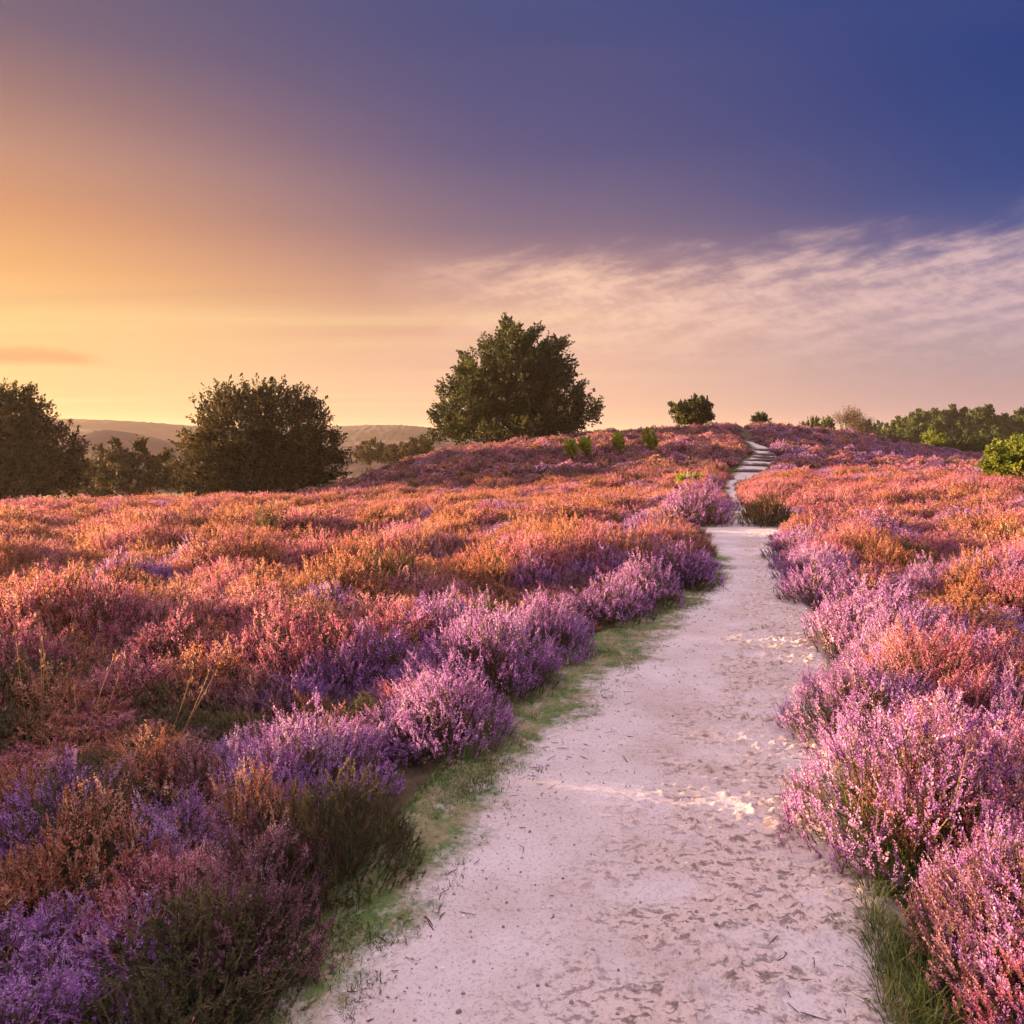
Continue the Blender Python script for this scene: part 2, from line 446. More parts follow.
crumb = np.maximum(0, fbm(PX * 13, PY * 20, 4) - .12)
chop = np.maximum(0, fbm(PX * 19, PY * 26, 3) + .1) * smooth(-.2, .3, fbm(PX * 3.2 + 31, PY * 5 + 5, 4))
rel = rel + (dent + (.05 * crumb + .026 * chop) * (.08 + .92 * loose)) * fade + .012 * np.maximum(0, fbm(PX * 5 + 9, PY * 5, 4)) * np.clip(mossv, 0, 1)
scuffs = np.clip(.5 * scuffs + 1.1 * smooth(-.42, .30, fbm(PX * 2.6 + 31, PY * 3.6 + 5, 4)) * (.07 + .93 * loose), 0, 1) * fade
scuffs = np.maximum(scuffs, .0)
PZ = height(PX, PY) + .045 + rel - .19 * smooth(-.02, -.42, edge)
link('path', grid_mesh('path', PX, PY, PZ, [sand_material()], {'moss': np.clip(mossv, 0, 1).ravel(), 'scuff': scuffs.ravel()}))["kind"] = 'structure'


def slope_at(u, v, lift=.25):
    d = ray(u, v)
    for t in np.arange(14, 110, .1):
        if CAM_Z + d[2] * t < hz(d[0] * t, d[1] * t) + lift: return d[1] * t
    return 60.0


def hill(name, prof, depth, base, mat, bump, bscale, ynear):
    """a long ridge: prof = (u, v, distance) of its skyline"""
    pts = np.array([(*at_y(u, v, d)[:2], at_y(u, v, d)[2]) for u, v, d in prof])
    n = 420
    s = np.linspace(0, 1, n); k = np.linspace(0, 1, len(pts))
    X = np.interp(s, k, pts[:, 0]); Y = np.interp(s, k, pts[:, 1]); Z = np.interp(s, k, pts[:, 2])
    for _ in range(3): Z = np.convolve(np.pad(Z, 12, mode='edge'), np.ones(25) / 25, 'valid')
    w = np.concatenate([np.linspace(-1, .0, 70), np.linspace(.03, 1, 24)])
    prof_w = np.cos(np.clip(w, -1, 1) * PI / 2) ** 1.3
    XX = X[:, None] + 0 * w[None]; YY = Y[:, None] + w[None] * depth
    ends = smooth(0, .12, s) * smooth(1, .88, s)
    ZZ = base + (Z[:, None] - base) * prof_w[None] * ends[:, None]
    ZZ = ZZ + bump * np.abs(fbm(XX * bscale, YY * bscale, 3)) * np.clip(prof_w, 0, 1)[None]
    o = link(name, grid_mesh(name, XX.T[::-1], YY.T[::-1], ZZ.T[::-1], [mat]))
    o["kind"] = 'structure'
    return o


wood_m = hill_material('wooded_hill', [(.3, (.03, .02, .011)), (.55, (.06, .036, .02)), (.75, (.10, .06, .033))], .06)
heath_m = hill_material('heath_hill', [(.3, (.035, .018, .009)), (.5, (.06, .028, .014)), (.7, (.085, .038, .022))], .05)
hill('hills', [(-420, 428, 500), (-200, 418, 500), (60, 419, 500), (130, 421, 505), (200, 427, 515), (270, 430, 530), (345, 426, 540), (400, 425, 540),
               (440, 429, 540), (520, 438, 550), (640, 450, 560)], 130, -16, wood_m, 1.0, .2, 1)
hill('hills', [(-300, 440, 250), (-60, 430, 240), (60, 429, 235), (110, 430, 230), (150, 438, 225), (200, 456, 220), (260, 476, 215)], 60, -13, heath_m, .25, .3, 1)
hill('hills', [(230, 452, 330), (340, 443, 330), (420, 441, 330), (480, 446, 330), (560, 458, 330)], 60, -14, heath_m, .8, .1, 1)

# ------------------------------------------------------------------ heather plants


def sprig_block(Q, tips, dirs, L, r_, n_fl, n_lf, fs, tint, fl_mat=2, lf_mat=1, fl_from=.42, bendy=.12, thick=1.0):
    """upright shoots: woody stem, small scale leaves low down, bell florets crowded round the upper part"""
    n = len(tips)
    ref = unit(r_.normal(size=(n, 3)))
    a = unit(np.cross(dirs, ref)); b = np.cross(dirs, a)
    bend = a * (bendy * L * r_.uniform(-1, 1, n))[:, None] + np.array([0, 0, .05]) * L[:, None]
    base = tips - dirs * L[:, None] - bend

    def pos(t): return base[:, None] + dirs[:, None] * (L[:, None] * t)[..., None] + bend[:, None] * (t * t)[..., None]
    # stem: three stacked quads
    tt = np.tile(np.linspace(0, .95, 4), (n, 1)); P = pos(tt)
    w = a[:, None] * (fs * .22 * np.array([1.1, .9, .7, .4]))[None, :, None]
    for k in range(3):
        Q.quad(np.stack([P[:, k] - w[:, k], P[:, k] + w[:, k], P[:, k + 1] + w[:, k + 1], P[:, k + 1] - w[:, k + 1]], 1), 0, r_.random(n))
    for cnt, lo, hi, size, mat in ((n_lf, .05, .6, fs * .8, lf_mat), (n_fl, fl_from, 1.0, fs, fl_mat)):
        if not cnt: continue
        t = np.sort(r_.uniform(lo, hi, (n, cnt)), 1)
        ph = r_.uniform(0, 2 * PI, (n, cnt))
        out = np.cos(ph)[..., None] * a[:, None] + np.sin(ph)[..., None] * b[:, None]
        tan = -np.sin(ph)[..., None] * a[:, None] + np.cos(ph)[..., None] * b[:, None]
        taper = (1.15 - .6 * smooth(.5, 1.0, t)) if mat == fl_mat else np.ones_like(t)
        sz = size * taper * r_.uniform(.7, 1.3, (n, cnt))
        c = pos(t) + out * (sz * .75 * thick)[..., None]
        ax = unit(out * r_.uniform(.3, .9, (n, cnt))[..., None] + dirs[:, None] * .7) * (sz * .62)[..., None]
        bx = tan * (sz * .42)[..., None]
        tn = np.clip(tint[:, None] + r_.normal(0, .14, (n, cnt)), 0, 1)
        Q.leaf(c.reshape(-1, 3), ax.reshape(-1, 3), bx.reshape(-1, 3), mat, tn.ravel(), .5)


def heather_quads(seed, n, R=.45, H=.44, n_fl=22, n_lf=12, fs=.0108, bloom=.85, lean=(0, 0)):
    r_ = np.random.default_rng(seed)
    Q = Quads()
    k1, k2 = r_.uniform(0, 10, 2)
    th = r_.uniform(0, 2 * PI, n); rad = R * np.sqrt(r_.random(n))
    lob = 1 + .22 * fbm(np.cos(th) * 1.3 + k1, np.sin(th) * 1.3 + k2, 2)
    rad = rad * lob
    f = rad / R
    x, y = rad * np.cos(th), rad * np.sin(th)
    z = H * (1 - .62 * f ** 2.2) * (1 + .5 * fbm(x * 5 + k1, y * 5 + k2, 2)) * r_.uniform(.78, 1.14, n)
    out = np.stack([np.cos(th), np.sin(th), 0 * th], 1)
    d = unit(np.array([lean[0], lean[1], 1.0]) + out * (.75 * f)[:, None] + r_.normal(0, .26, (n, 3)))
    L = r_.uniform(.11, .26, n) * (H / .44)
    tint = np.clip(.54 + .45 * fbm(x * 5 + k2, y * 5 + k1, 2) + r_.normal(0, .24, n), 0, 1)
    tips = np.stack([x, y, z], 1)
    fl = r_.random(n) < bloom
    sprig_block(Q, tips[fl], d[fl], L[fl], r_, n_fl, n_lf, fs, tint[fl])
    sprig_block(Q, tips[~fl] * [1, 1, .96], d[~fl], L[~fl], r_, 0, n_lf + n_fl // 2, fs, tint[~fl], lf_mat=1)
    # side shoots
    ns = n // 2
    i = r_.integers(0, n, ns)
    d2 = unit(d[i] + r_.normal(0, .5, (ns, 3)) + [0, 0, .3])
    sprig_block(Q, tips[i] - d[i] * (L[i] * r_.uniform(.3, .7, ns))[:, None] + d2 * (L[i] * .45)[:, None], d2, L[i] * .5, r_, max(3, n_fl // 2), n_lf // 3, fs * .92, tint[i], fl_from=.2)
    # leafy skirt low down
    m = n // 2
    t2 = r_.uniform(0, 2 * PI, m); rr = R * r_.uniform(.35, 1.02, m)
    o2 = np.stack([np.cos(t2), np.sin(t2), 0 * t2], 1)
    tp = o2 * rr[:, None] + np.stack([0 * t2, 0 * t2, H * r_.uniform(.18, .55, m)], 1)
    sprig_block(Q, tp, unit(o2 * .7 + [0, 0, 1.0] + r_.normal(0, .25, (m, 3))), r_.uniform(.12, .2, m), r_, 0, n_lf + n_fl // 3, fs * 1.05, r_.random(m) * .8)
    # woody stems from the root
    for j in r_.choice(n, min(n, 60), replace=False):
        e = tips[j] - d[j] * L[j]
        Q.tube([[0 + e[0] * .12, e[1] * .12, -.03], [e[0] * .55, e[1] * .55, e[2] * .45], e], np.array([.006, .004, .002]) * (fs / .0095) ** .5, 3, 0, r_.random())
    return Q


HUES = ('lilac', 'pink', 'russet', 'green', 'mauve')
def hue_mats(h):
    return [M['stem'], M['green'], M['green'] if h == 'green' else M[h]]


SRC = {}


def source(key, me):
    o = bpy.data.objects.new(key, me)                      # never linked: only feeds the ground cover
    SRC.setdefault('list', []).append(o)
    return len(SRC['list']) - 1


near_q = [heather_quads(100 + i, 430, bloom=b) for i, b in enumerate((.9, .8, .86))]
fine_q = [heather_quads(120 + i, 480, R=.34, H=.38, n_fl=34, n_lf=16, fs=.0072, bloom=b) for i, b in enumerate((.88, .78, .84))]
mid_q = [heather_quads(140 + i, 200, n_fl=12, n_lf=6, fs=.017, bloom=.88) for i in range(2)]
far_q = [heather_quads(170 + i, 90, n_fl=6, n_lf=3, fs=.034, bloom=.9) for i in range(2)]
IDX = {}
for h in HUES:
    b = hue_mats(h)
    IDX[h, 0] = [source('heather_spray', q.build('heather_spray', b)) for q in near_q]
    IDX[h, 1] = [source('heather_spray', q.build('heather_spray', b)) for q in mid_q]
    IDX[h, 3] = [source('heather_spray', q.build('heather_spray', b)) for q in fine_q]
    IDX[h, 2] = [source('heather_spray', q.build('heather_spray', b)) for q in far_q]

# individual mounds one can point at: u, v of the foot, size, hue, label
MOUNDS = [
    (706, 590, 1.15, 'lilac', 'lilac heather mound bulging over the sand where the path first narrows'),
    (664, 606, 1.0, 'lilac', 'rounded lilac heather plant behind the mossy verge, second from the path narrowing'),
    (612, 622, 1.05, 'lilac', 'lilac heather plant behind the mossy verge, third from the path narrowing'),
    (600, 660, 1.0, 'lilac', 'bushy lilac heather plant at the upper end of the mossy verge'),
    (520, 690, 1.25, 'lilac', 'largest bright violet heather bush in full bloom, left of the mossy verge'),
    (470, 745, 1.0, 'lilac', 'pale lilac heather bush with long spikes between the violet bush and the green grass patch'),
    (352, 872, .78, 'green', 'olive green heather plant with few flowers at the near left path edge'),
    (310, 800, 1.0, 'lilac', 'silvery lilac heather plant behind the olive green one at the left path edge'),
    (806, 606, 1.05, 'lilac', 'dusky lilac heather mound on the right of the path opposite the narrowing'),
    (868, 655, 1.2, 'lilac', 'broad greyish lilac heather bush overhanging the right path edge in mid path'),
    (846, 742, 1.15, 'lilac', 'violet heather bush leaning out over the sand with grassy green foot on the right'),
    (925, 720, 1.2, 'pink', 'sunlit salmon pink heather bush behind the violet one right of the path'),
    (900, 850, 1.2, 'lilac', 'lilac heather bush above green grass at the near right path edge'),
    (985, 850, 1.2, 'pink', 'tall pink heather bush with long spikes in the near right corner'),
    (712, 524, 1.9, 'lilac', 'dark purple heather mound left of the narrow gap in the path'),
    (766, 526, 1.35, 'green', 'low dark green heather mound alone on the sand right of the narrow gap'),
    (775, 508, 1.7, 'pink', 'magenta pink heather mound behind the dark green one at the gap'),
    (774, 470, 1.6, 'lilac', 'bright violet heather cushion right of the lowest log step'),
    (800, 562, 1.2, 'lilac', 'grey violet heather mound on the right where the sandy clearing opens'),
]
mound_meshes = {}


fine_m = [heather_quads(130 + i, 620, n_fl=34, n_lf=16, fs=.0076, bloom=b) for i, b in enumerate((.9, .8, .86))]


def mound_parts(k, h, far):
    if (k, h, far) not in mound_meshes:
        q = (near_q if far else fine_m)[k]
        mound_meshes[k, h, far] = (q.build('foliage', [M['stem'], M['green']], only=[0, 1]),
                              q.build('blooms', [M['green'] if h == 'green' else M[h]], only=[2]))
    return mound_meshes[k, h, far]


mound_xy = []
for i, (u, v, s, h, lab) in enumerate(MOUNDS):
    x, y = on_plane(u, v)
    eL_, eS_, eR_ = path_edges(y)
    if x < (eL_ + eR_) / 2: x = min(x, eL_ - .22 * s)
    elif not lab.startswith(('low dark', 'magenta')): x = max(x, eR_ + .22 * s)
    o = empty('heather_bush', (x, y, hz(x, y) - .01), i * 1.9)
    o.scale = (s, s, s * (1.05 + .1 * math.sin(i * 2.3)))
    tag(o, lab, 'heather', 'heather mounds along the path')
    fo, bl = mound_parts(i % 3, h, y > 6)
    link('foliage', fo, o); link('blooms', bl, o)
    mound_xy.append((x, y, .3 * s))
mound_xy = np.array(mound_xy)


def jitter_field(x0, x1, y0, y1, sp, r_):
    X, Y = np.meshgrid(np.arange(x0, x1, sp), np.arange(y0, y1, sp))
    X = X + (np.arange(X.shape[0]) % 2 * .5 * sp)[:, None]
    X = X.ravel() + r_.uniform(-.45, .45, X.size) * sp; Y = Y.ravel() + r_.uniform(-.45, .45, Y.size) * sp
    return X, Y


r3 = np.random.default_rng(77)
allp = []
for lod, rmin, rmax, sp in ((3, .9, 5.2, .25), (0, 5.2, 13, .34), (1, 13, 36, .42), (2, 36, 105, .62)):
    X, Y = jitter_field(-rmax, rmax, .2 if lod in (0, 3) else 4, rmax, sp, r3)
    r = np.hypot(X, Y); az = np.arctan2(X, Y)
    dth = fbm(X * .5, Y * .5, 2)
    k = (r >= rmin) & (r < rmax) & (np.abs(az) < R_(46) + .5 * smooth(8, 3, r))
    eL_, eS_, eR_ = path_edges(Y)
    mar = np.where(Y < 16, .27 - .2 * smooth(3.0, 2.4, Y) * (X < 0) - .2 * (np.abs(Y - 7.4) < 1.1) * (X < 1.6), np.where(Y < 32, .2, .36)) + np.where(Y > 32, .12, 0)
    mar = mar + .06 * (X > 0) * (Y < 8)
    k &= (X < eL_ - mar - .14 * smooth(8, 6, Y) * smooth(2.7, 3.4, Y)) | (X > eR_ + mar)
    for mx_, my_, mr_ in mound_xy:
        k &= np.hypot(X - mx_, Y - my_) > mr_
    X, Y, r, az = X[k], Y[k], r[k], az[k]
    edge = np.minimum(np.abs(X - eL_[k]), np.abs(X - eR_[k]))
    allp.append((X, Y, r, az, edge, np.full(len(X), lod), np.full(len(X), sp)))
X, Y, RR, AZ, ED, LOD, SP = (np.concatenate(a) for a in zip(*allp))
U = 512 + np.tan(AZ) * F_PX
# which kind of plant grows where: violet beside the path and in the near left, rust and pink on the open plateau, mauve on the hill, its front's shade put into that colour
n1 = fbm(X * .33 + 4, Y * .33, 3); n2 = fbm(X * .8 - 7, Y * .8 + 2, 3); n3 = r3.random(len(X))
plateau = smooth(4.5, 8.5, RR) * smooth(38, 26, RR)
hillside = smooth(28, 40, RR)
nearleft = smooth(7, 3.5, RR) * smooth(470, 330, U)
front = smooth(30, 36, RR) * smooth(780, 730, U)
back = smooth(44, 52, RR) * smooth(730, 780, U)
wl = .50 + 1.0 * n1 + .55 * smooth(2.2, .5, ED) * smooth(26, 14, RR) + .3 * smooth(6, 3, RR) - .55 * plateau + .32 * plateau * smooth(300, 420, U) * smooth(24, 15, RR) - .52 * nearleft - .1 * hillside - .45 * front
wp = .28 - 1.1 * n2 + .30 * plateau + .2 * smooth(600, 800, U) - .05 * nearleft - .15 * hillside + .25 * front
wr = .18 - .2 * nearleft + .65 * n2 + .15 * front - .5 * n1 + .46 * plateau * smooth(820, 500, U) + .26 * plateau - .1 * hillside
wg = -.03 - .6 * n1 + .07 * nearleft
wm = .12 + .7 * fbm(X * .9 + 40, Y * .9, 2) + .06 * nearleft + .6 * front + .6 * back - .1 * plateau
Wt = np.clip(np.stack([wl, wp, wr, wg, wm], 1), .02, 2) ** np.where(RR < 6, 1.1, 1.8)[:, None]
Wt /= Wt.sum(1, keepdims=True)
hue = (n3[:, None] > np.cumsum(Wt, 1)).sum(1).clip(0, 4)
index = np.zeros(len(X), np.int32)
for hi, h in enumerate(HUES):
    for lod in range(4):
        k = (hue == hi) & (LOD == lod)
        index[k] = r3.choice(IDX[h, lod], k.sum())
mnd = fbm(X * .6 + 11, Y * .6 + 5, 3) - .08
S = np.where(LOD == 3, 1.0, (SP / .36) ** .6) * r3.uniform(.8, 1.15, len(X)) * (1 + .1 * mnd)
SZ = S * np.clip(1 + 1.15 * mnd, .5, 1.55) * np.where(LOD == 2, .72, np.where(LOD == 3, .95, 1.0)) * (.72 + .16 * (Y < 11) + .14 * smooth(.25, .9, ED))
SZ = np.minimum(SZ, np.where(RR < 6, 1.12, 1.45))
ZZ = height(X, Y) - .03
pm = bpy.data.meshes.new('heather_cover')
pm.vertices.add(len(X)); pm.vertices.foreach_set('co', np.stack([X, Y, ZZ], 1).astype(np.float32).ravel())
for nm, arr, ty in (('pick', index, 'INT'), ('sx', S, 'FLOAT'), ('sz', SZ, 'FLOAT'), ('rot', r3.uniform(0, 2 * PI, len(X)), 'FLOAT')):
    a = pm.attributes.new(nm, ty, 'POINT'); a.data.foreach_set('value', arr.astype(np.int32 if ty == 'INT' else np.float32))
cover = link('heather_cover', pm)
tag(cover, 'dense flowering heather carpet in lilac, pink and rust covering the heath', 'heather', kind='stuff')
print('heather plants', len(X), np.bincount(LOD), np.bincount(hue))


def scatter_nodes(name, sources):
    ng = bpy.data.node_groups.new(name, 'GeometryNodeTree')
    ng.interface.new_socket('Geometry', in_out='INPUT', socket_type='NodeSocketGeometry')
    ng.interface.new_socket('Geometry', in_out='OUTPUT', socket_type='NodeSocketGeometry')
    L = ng.links.new
    gi = ng.nodes.new('NodeGroupInput'); go = ng.nodes.new('NodeGroupOutput')
    jn = ng.nodes.new('GeometryNodeJoinGeometry')
    for o in reversed(sources):
        oi = ng.nodes.new('GeometryNodeObjectInfo'); oi.inputs['Object'].default_value = o
        oi.inputs['As Instance'].default_value = True
        L(oi.outputs['Geometry'], jn.inputs[0])

    def attr(nm, ty):
        n = ng.nodes.new('GeometryNodeInputNamedAttribute'); n.data_type = ty; n.inputs['Name'].default_value = nm
        return n.outputs['Attribute']
    ip = ng.nodes.new('GeometryNodeInstanceOnPoints')
    ip.inputs['Pick Instance'].default_value = True
    L(gi.outputs[0], ip.inputs['Points']); L(jn.outputs[0], ip.inputs['Instance']); L(attr('pick', 'INT'), ip.inputs['Instance Index'])
    cr = ng.nodes.new('ShaderNodeCombineXYZ'); L(attr('rot', 'FLOAT'), cr.inputs[2])
    cs = ng.nodes.new('ShaderNodeCombineXYZ')
    sx = attr('sx', 'FLOAT'); L(sx, cs.inputs[0]); L(sx, cs.inputs[1]); L(attr('sz', 'FLOAT'), cs.inputs[2])
    L(cr.outputs[0], ip.inputs['Rotation']); L(cs.outputs[0], ip.inputs['Scale'])
    L(ip.outputs[0], go.inputs[0])
    return ng


cover.modifiers.new('scatter', 'NODES').node_group = scatter_nodes('heather_scatter', SRC['list'])

# ------------------------------------------------------------------ grass on the verges
r4 = np.random.default_rng(9)
G = Quads()


def blades(x, y, h0, h1, w, lean=.5, base=.04):
    n = len(x)
    z = height(x, y) + base
    h = r4.uniform(h0, h1, n)
    d = unit(np.stack([r4.normal(0, lean, n), r4.normal(0, lean, n), np.ones(n)], 1))
    ph = r4.uniform(0, PI, n)
    sd = np.stack([np.cos(ph), np.sin(ph), 0 * ph], 1) * w
    p0 = np.stack([x, y, z - .01], 1)
    p1 = p0 + d * (h * .6)[:, None]
    p2 = p0 + d * h[:, None] + np.stack([d[:, 0] * h * .4, d[:, 1] * h * .4, -h * .12], 1)
    t = r4.random(n)
    G.quad(np.stack([p0 - sd, p0 + sd, p1 + sd * .7, p1 - sd * .7], 1), 0, t)
    G.quad(np.stack([p1 - sd * .7, p1 + sd * .7, p2 + sd * .1, p2 - sd * .1], 1), 0, t)


n = 42000
gyv = 1.6 + 8.5 * r4.random(n) ** 1.3
a, b, c = path_edges(gyv)
gxv = a - .12 + (b - a + .3) * r4.random(n)
keep = fbm(gxv * 2.2, gyv * 2.2, 3) > .06 - .3 * (gxv < a + .1)
blades(gxv[keep], gyv[keep], .014, .05, .0018, .7)
n = 22000                                                    # greener tufts in the verge and at the right-hand edge
cy = 1.6 + 8 * r4.random(150); a, b, c = path_edges(cy)
cx = a + (b - a) * r4.uniform(-.3, .75, 150)
i = r4.integers(0, 150, n)
blades(cx[i] + r4.normal(0, .05, n), cy[i] + r4.normal(0, .07, n), .015, .06, .0019, .7)
n = 7000
ty = r4.uniform(1.8, 4.3, n); a, b, c = path_edges(ty)
tx = c + np.abs(r4.normal(.06, .12, n))
keep = fbm(tx * 3, ty * 2 + 8, 2) > -.12
blades(tx[keep], ty[keep], .06, .2, .0022, .4, .0)
n = 1600                                                    # pale grass among the steps
gy2 = r4.uniform(24, 48, n); a, b, c = path_edges(gy2)
sgn = r4.random(n) < .65
gx2 = np.where(sgn, a - np.abs(r4.normal(0, .45, n)), c + np.abs(r4.normal(0, .3, n)))
blades(gx2, gy2, .08, .22, .011, .4, .0)
g_o = link('grass', G.build('grass', [M['grass']]))
tag(g_o, 'short green grass and moss on the verges of the sandy path', 'grass', kind='stuff')

# ------------------------------------------------------------------ grit on the path
r5 = np.random.default_rng(15)
GV = Quads()
n = 2600
py = 1.7 + 8 * r5.random(n) ** 1.6
a, b, c = path_edges(py)
px = b + (c - b) * np.clip(np.abs(r5.normal(0, .38, n)), 0, 1.0)
iy = np.clip(np.searchsorted(ys, py), 1, len(ys) - 1)
it = np.clip(((px - x0[iy]) / (x1 - x0)[iy] * (NT - 1)).round().astype(int), 0, NT - 1)
pz = PZ[iy, it]
sz = .0016 + .0055 * r5.random(n) ** 5
for sx, ax in ((1, (1, 0, 0)), (1, (0, 1, 0))):
    pass
c0 = np.stack([px, py, pz + sz * .3], 1)
th = r5.uniform(0, PI, n)
e1 = np.stack([np.cos(th), np.sin(th), r5.normal(0, .15, n)], 1) * sz[:, None] * r5.uniform(.8, 1.5, n)[:, None]
e2 = np.stack([-np.sin(th), np.cos(th), r5.normal(0, .15, n)], 1) * sz[:, None]
e3 = np.array([0, 0, 1.0]) * sz[:, None] * .8
tn = r5.random(n)
ring = [c0 + e1, c0 + (e1 + e2) * .75, c0 + e2, c0 + (e2 - e1) * .75, c0 - e1, c0 - (e1 + e2) * .75, c0 - e2, c0 + (e1 - e2) * .75]
for k in range(8):
    p, q = ring[k], ring[(k + 1) % 8]
    GV.quad(np.stack([p - e3 * .5, q - e3 * .5, c0 + (q - c0) * .6 + e3, c0 + (p - c0) * .6 + e3], 1), 0, tn)
for k in (0, 2, 4, 6):
    p, q, s_ = (c0 + (ring[(k + j) % 8] - c0) * .6 + e3 for j in range(3))
    GV.quad(np.stack([p, q, s_, c0 + e3 * 1.15], 1), 0, tn)
M['stone'] = leafy_mat('grit', [(0, (.20, .15, .13)), (.6, (.45, .38, .35)), (1, (.74, .70, .68))], 0.0, 3, tint_w=1.0, patch=0)
tag(link('gravel', GV.build('gravel', [M['stone']])), 'fine pale grit scattered over the sandy path', 'gravel', kind='stuff')

n = 900
py = 1.7 + 9 * r5.random(n) ** 1.4
a, b, c = path_edges(py)
px = np.where(r5.random(n) < .5, b + np.abs(r5.normal(-.05, .22, n)), c - np.abs(r5.normal(0, .2, n)))
iy = np.clip(np.searchsorted(ys, py), 1, len(ys) - 1)
it = np.clip(((px - x0[iy]) / (x1 - x0)[iy] * (NT - 1)).round().astype(int), 0, NT - 1)
TW = Quads()
th = r5.uniform(0, 2 * PI, n)
for q in range(n):
    L_ = .005 + .035 * r5.random() ** 3; d_ = np.array([math.cos(th[q]), math.sin(th[q]), r5.normal(0, .12)])
    c_ = np.array([px[q], py[q], PZ[iy[q], it[q]] + .005]); k_ = np.array([-d_[1], d_[0], 0]) * L_ * r5.normal(0, .2)
    TW.tube([c_ - d_ * L_, c_ + k_, c_ + d_ * L_], np.array([.0012, .0016, .0008]) * r5.uniform(.7, 1.6), 3, 0, r5.random())
tag(link('litter', TW.build('litter', [M['stem']])), 'scraps of dead heather twig lying on the sandy path', 'litter', kind='stuff')

# ------------------------------------------------------------------ log steps on the far path
STEP_LABELS = ['lowest and widest log riser where the sandy path starts climbing the hill',
               'second log riser from the foot of the hill path',
               'third log riser from the foot of the hill path',
               'fourth log riser on the hill path, above the violet heather cushion',
               'fifth log riser on the hill path, next below the highest',
               'highest and narrowest log riser on the hill path']
for k, (yy, lab) in enumerate(zip((35.0, 37.6, 39.8, 41.8, 43.8, 46.0), STEP_LABELS)):
    a, b, c = (float(t) for t in path_edges(yy))
    q = Quads(); w = (c - a) / 2 + .12
    rr = np.random.default_rng(300 + k)
    xs_ = np.linspace(-w, w, 9)
    q.tube(np.stack([xs_, .03 * rr.normal(size=9), .01 * rr.normal(size=9)], 1), np.array([.02] + [.085] * 7 + [.02]) * rr.uniform(.93, 1.07, 9), 9, 0)
    o = empty('log_step', ((a + c) / 2, yy, hz((a + c) / 2, yy) + .10), .05 * math.sin(k * 2))
    tag(o, lab, 'step', 'log steps on the hill path')
    link('log', q.build('log', [M['log']], True), o)
    for sx in (-.8, .8):
        p = Quads(); p.tube([[sx * w, -.11, -.3], [sx * w, -.11, .05], [sx * w, -.11, .075]], np.array([.035, .033, .02]), 7, 0)
        link('stake', p.build('stake', [M['log']]), o)

# ------------------------------------------------------------------ trees


def crown_quads(lobes, n_sprays, leaves, spread, size, seed, droop=.1, shell=.45, up=.55, boughs=14):
    """sprays of separate leaves spread through the outer volume of several lobes (local metres)"""
    r_ = np.random.default_rng(seed)
    lb = np.array(lobes, float)
    w = (lb[:, 3] * lb[:, 4] + lb[:, 4] * lb[:, 5] + lb[:, 3] * lb[:, 5]); w /= w.sum()
    k = r_.choice(len(lb), n_sprays, p=w)
    nb = max(30, int(n_sprays / boughs))
    cnt = np.maximum(5, np.round(w * nb).astype(int)); nb = int(cnt.sum())
    kb = np.repeat(np.arange(len(lb)), cnt)
    ii = np.concatenate([np.arange(c) + .5 for c in cnt]); cc = np.repeat(cnt, cnt)
    zz = 1 - 2 * ii / cc; ph = ii * 2.39996 + kb * 1.7
    db = unit(np.stack([np.sqrt(1 - zz * zz) * np.cos(ph), np.sqrt(1 - zz * zz) * np.sin(ph), zz], 1) + r_.normal(0, .12, (nb, 3))); rb = (shell + (1 - shell) * r_.random(nb)) ** .6
    pick = r_.integers(0, nb, n_sprays)
    k = kb[pick]
    d = unit(db[pick] + r_.normal(0, .12, (n_sprays, 3)))
    rad = rb[pick] * (1 - .42 * r_.random(n_sprays))
    lump = 1 + .17 * fbm(d[:, 0] * 2.3 + k * 3.1, d[:, 2] * 2.3 + d[:, 1] * 1.7, 2)
    c = lb[k, :3] + d * lb[k, 3:6] * (rad * lump)[:, None]
    keep = c[:, 2] > .1
    c, d, k = c[keep], d[keep], k[keep]
    n = len(c)
    outd = unit(d * [1, 1, .8] + [0, 0, up] + r_.normal(0, .35, (n, 3)))
    t = r_.uniform(-.3, 1.25, (n, leaves))
    side = unit(np.cross(outd, r_.normal(size=(n, 3))))
    side2 = np.cross(outd, side)
    fan = (1.05 - .75 * np.clip(t, 0, 1.2)) * .36
    off = (r_.normal(0, 1, (n, leaves)) * fan)[..., None] * side[:, None] + (r_.normal(0, .45, (n, leaves)) * fan)[..., None] * side2[:, None]
    P = c[:, None] + (outd[:, None] * t[..., None] + off) * spread - np.array([0, 0, 1.0]) * (droop * np.abs(t) * spread)[..., None]
    P = P.reshape(-1, 3)
    m = len(P)
    a = unit(np.repeat(outd, leaves, 0) + r_.normal(0, .8, (m, 3))) * (size * r_.uniform(.6, 1.25, m))[:, None]
    b = unit(np.cross(a, r_.normal(size=(m, 3)))) * (size * .55 * r_.uniform(.7, 1.2, m))[:, None]
    tint = np.clip(np.repeat(r_.normal(.5, .2, n), leaves) + r_.normal(0, .13, m), 0, 1)
    Q = Quads(); Q.leaf(P, a, b, 0, tint, .3)
    return Q, c


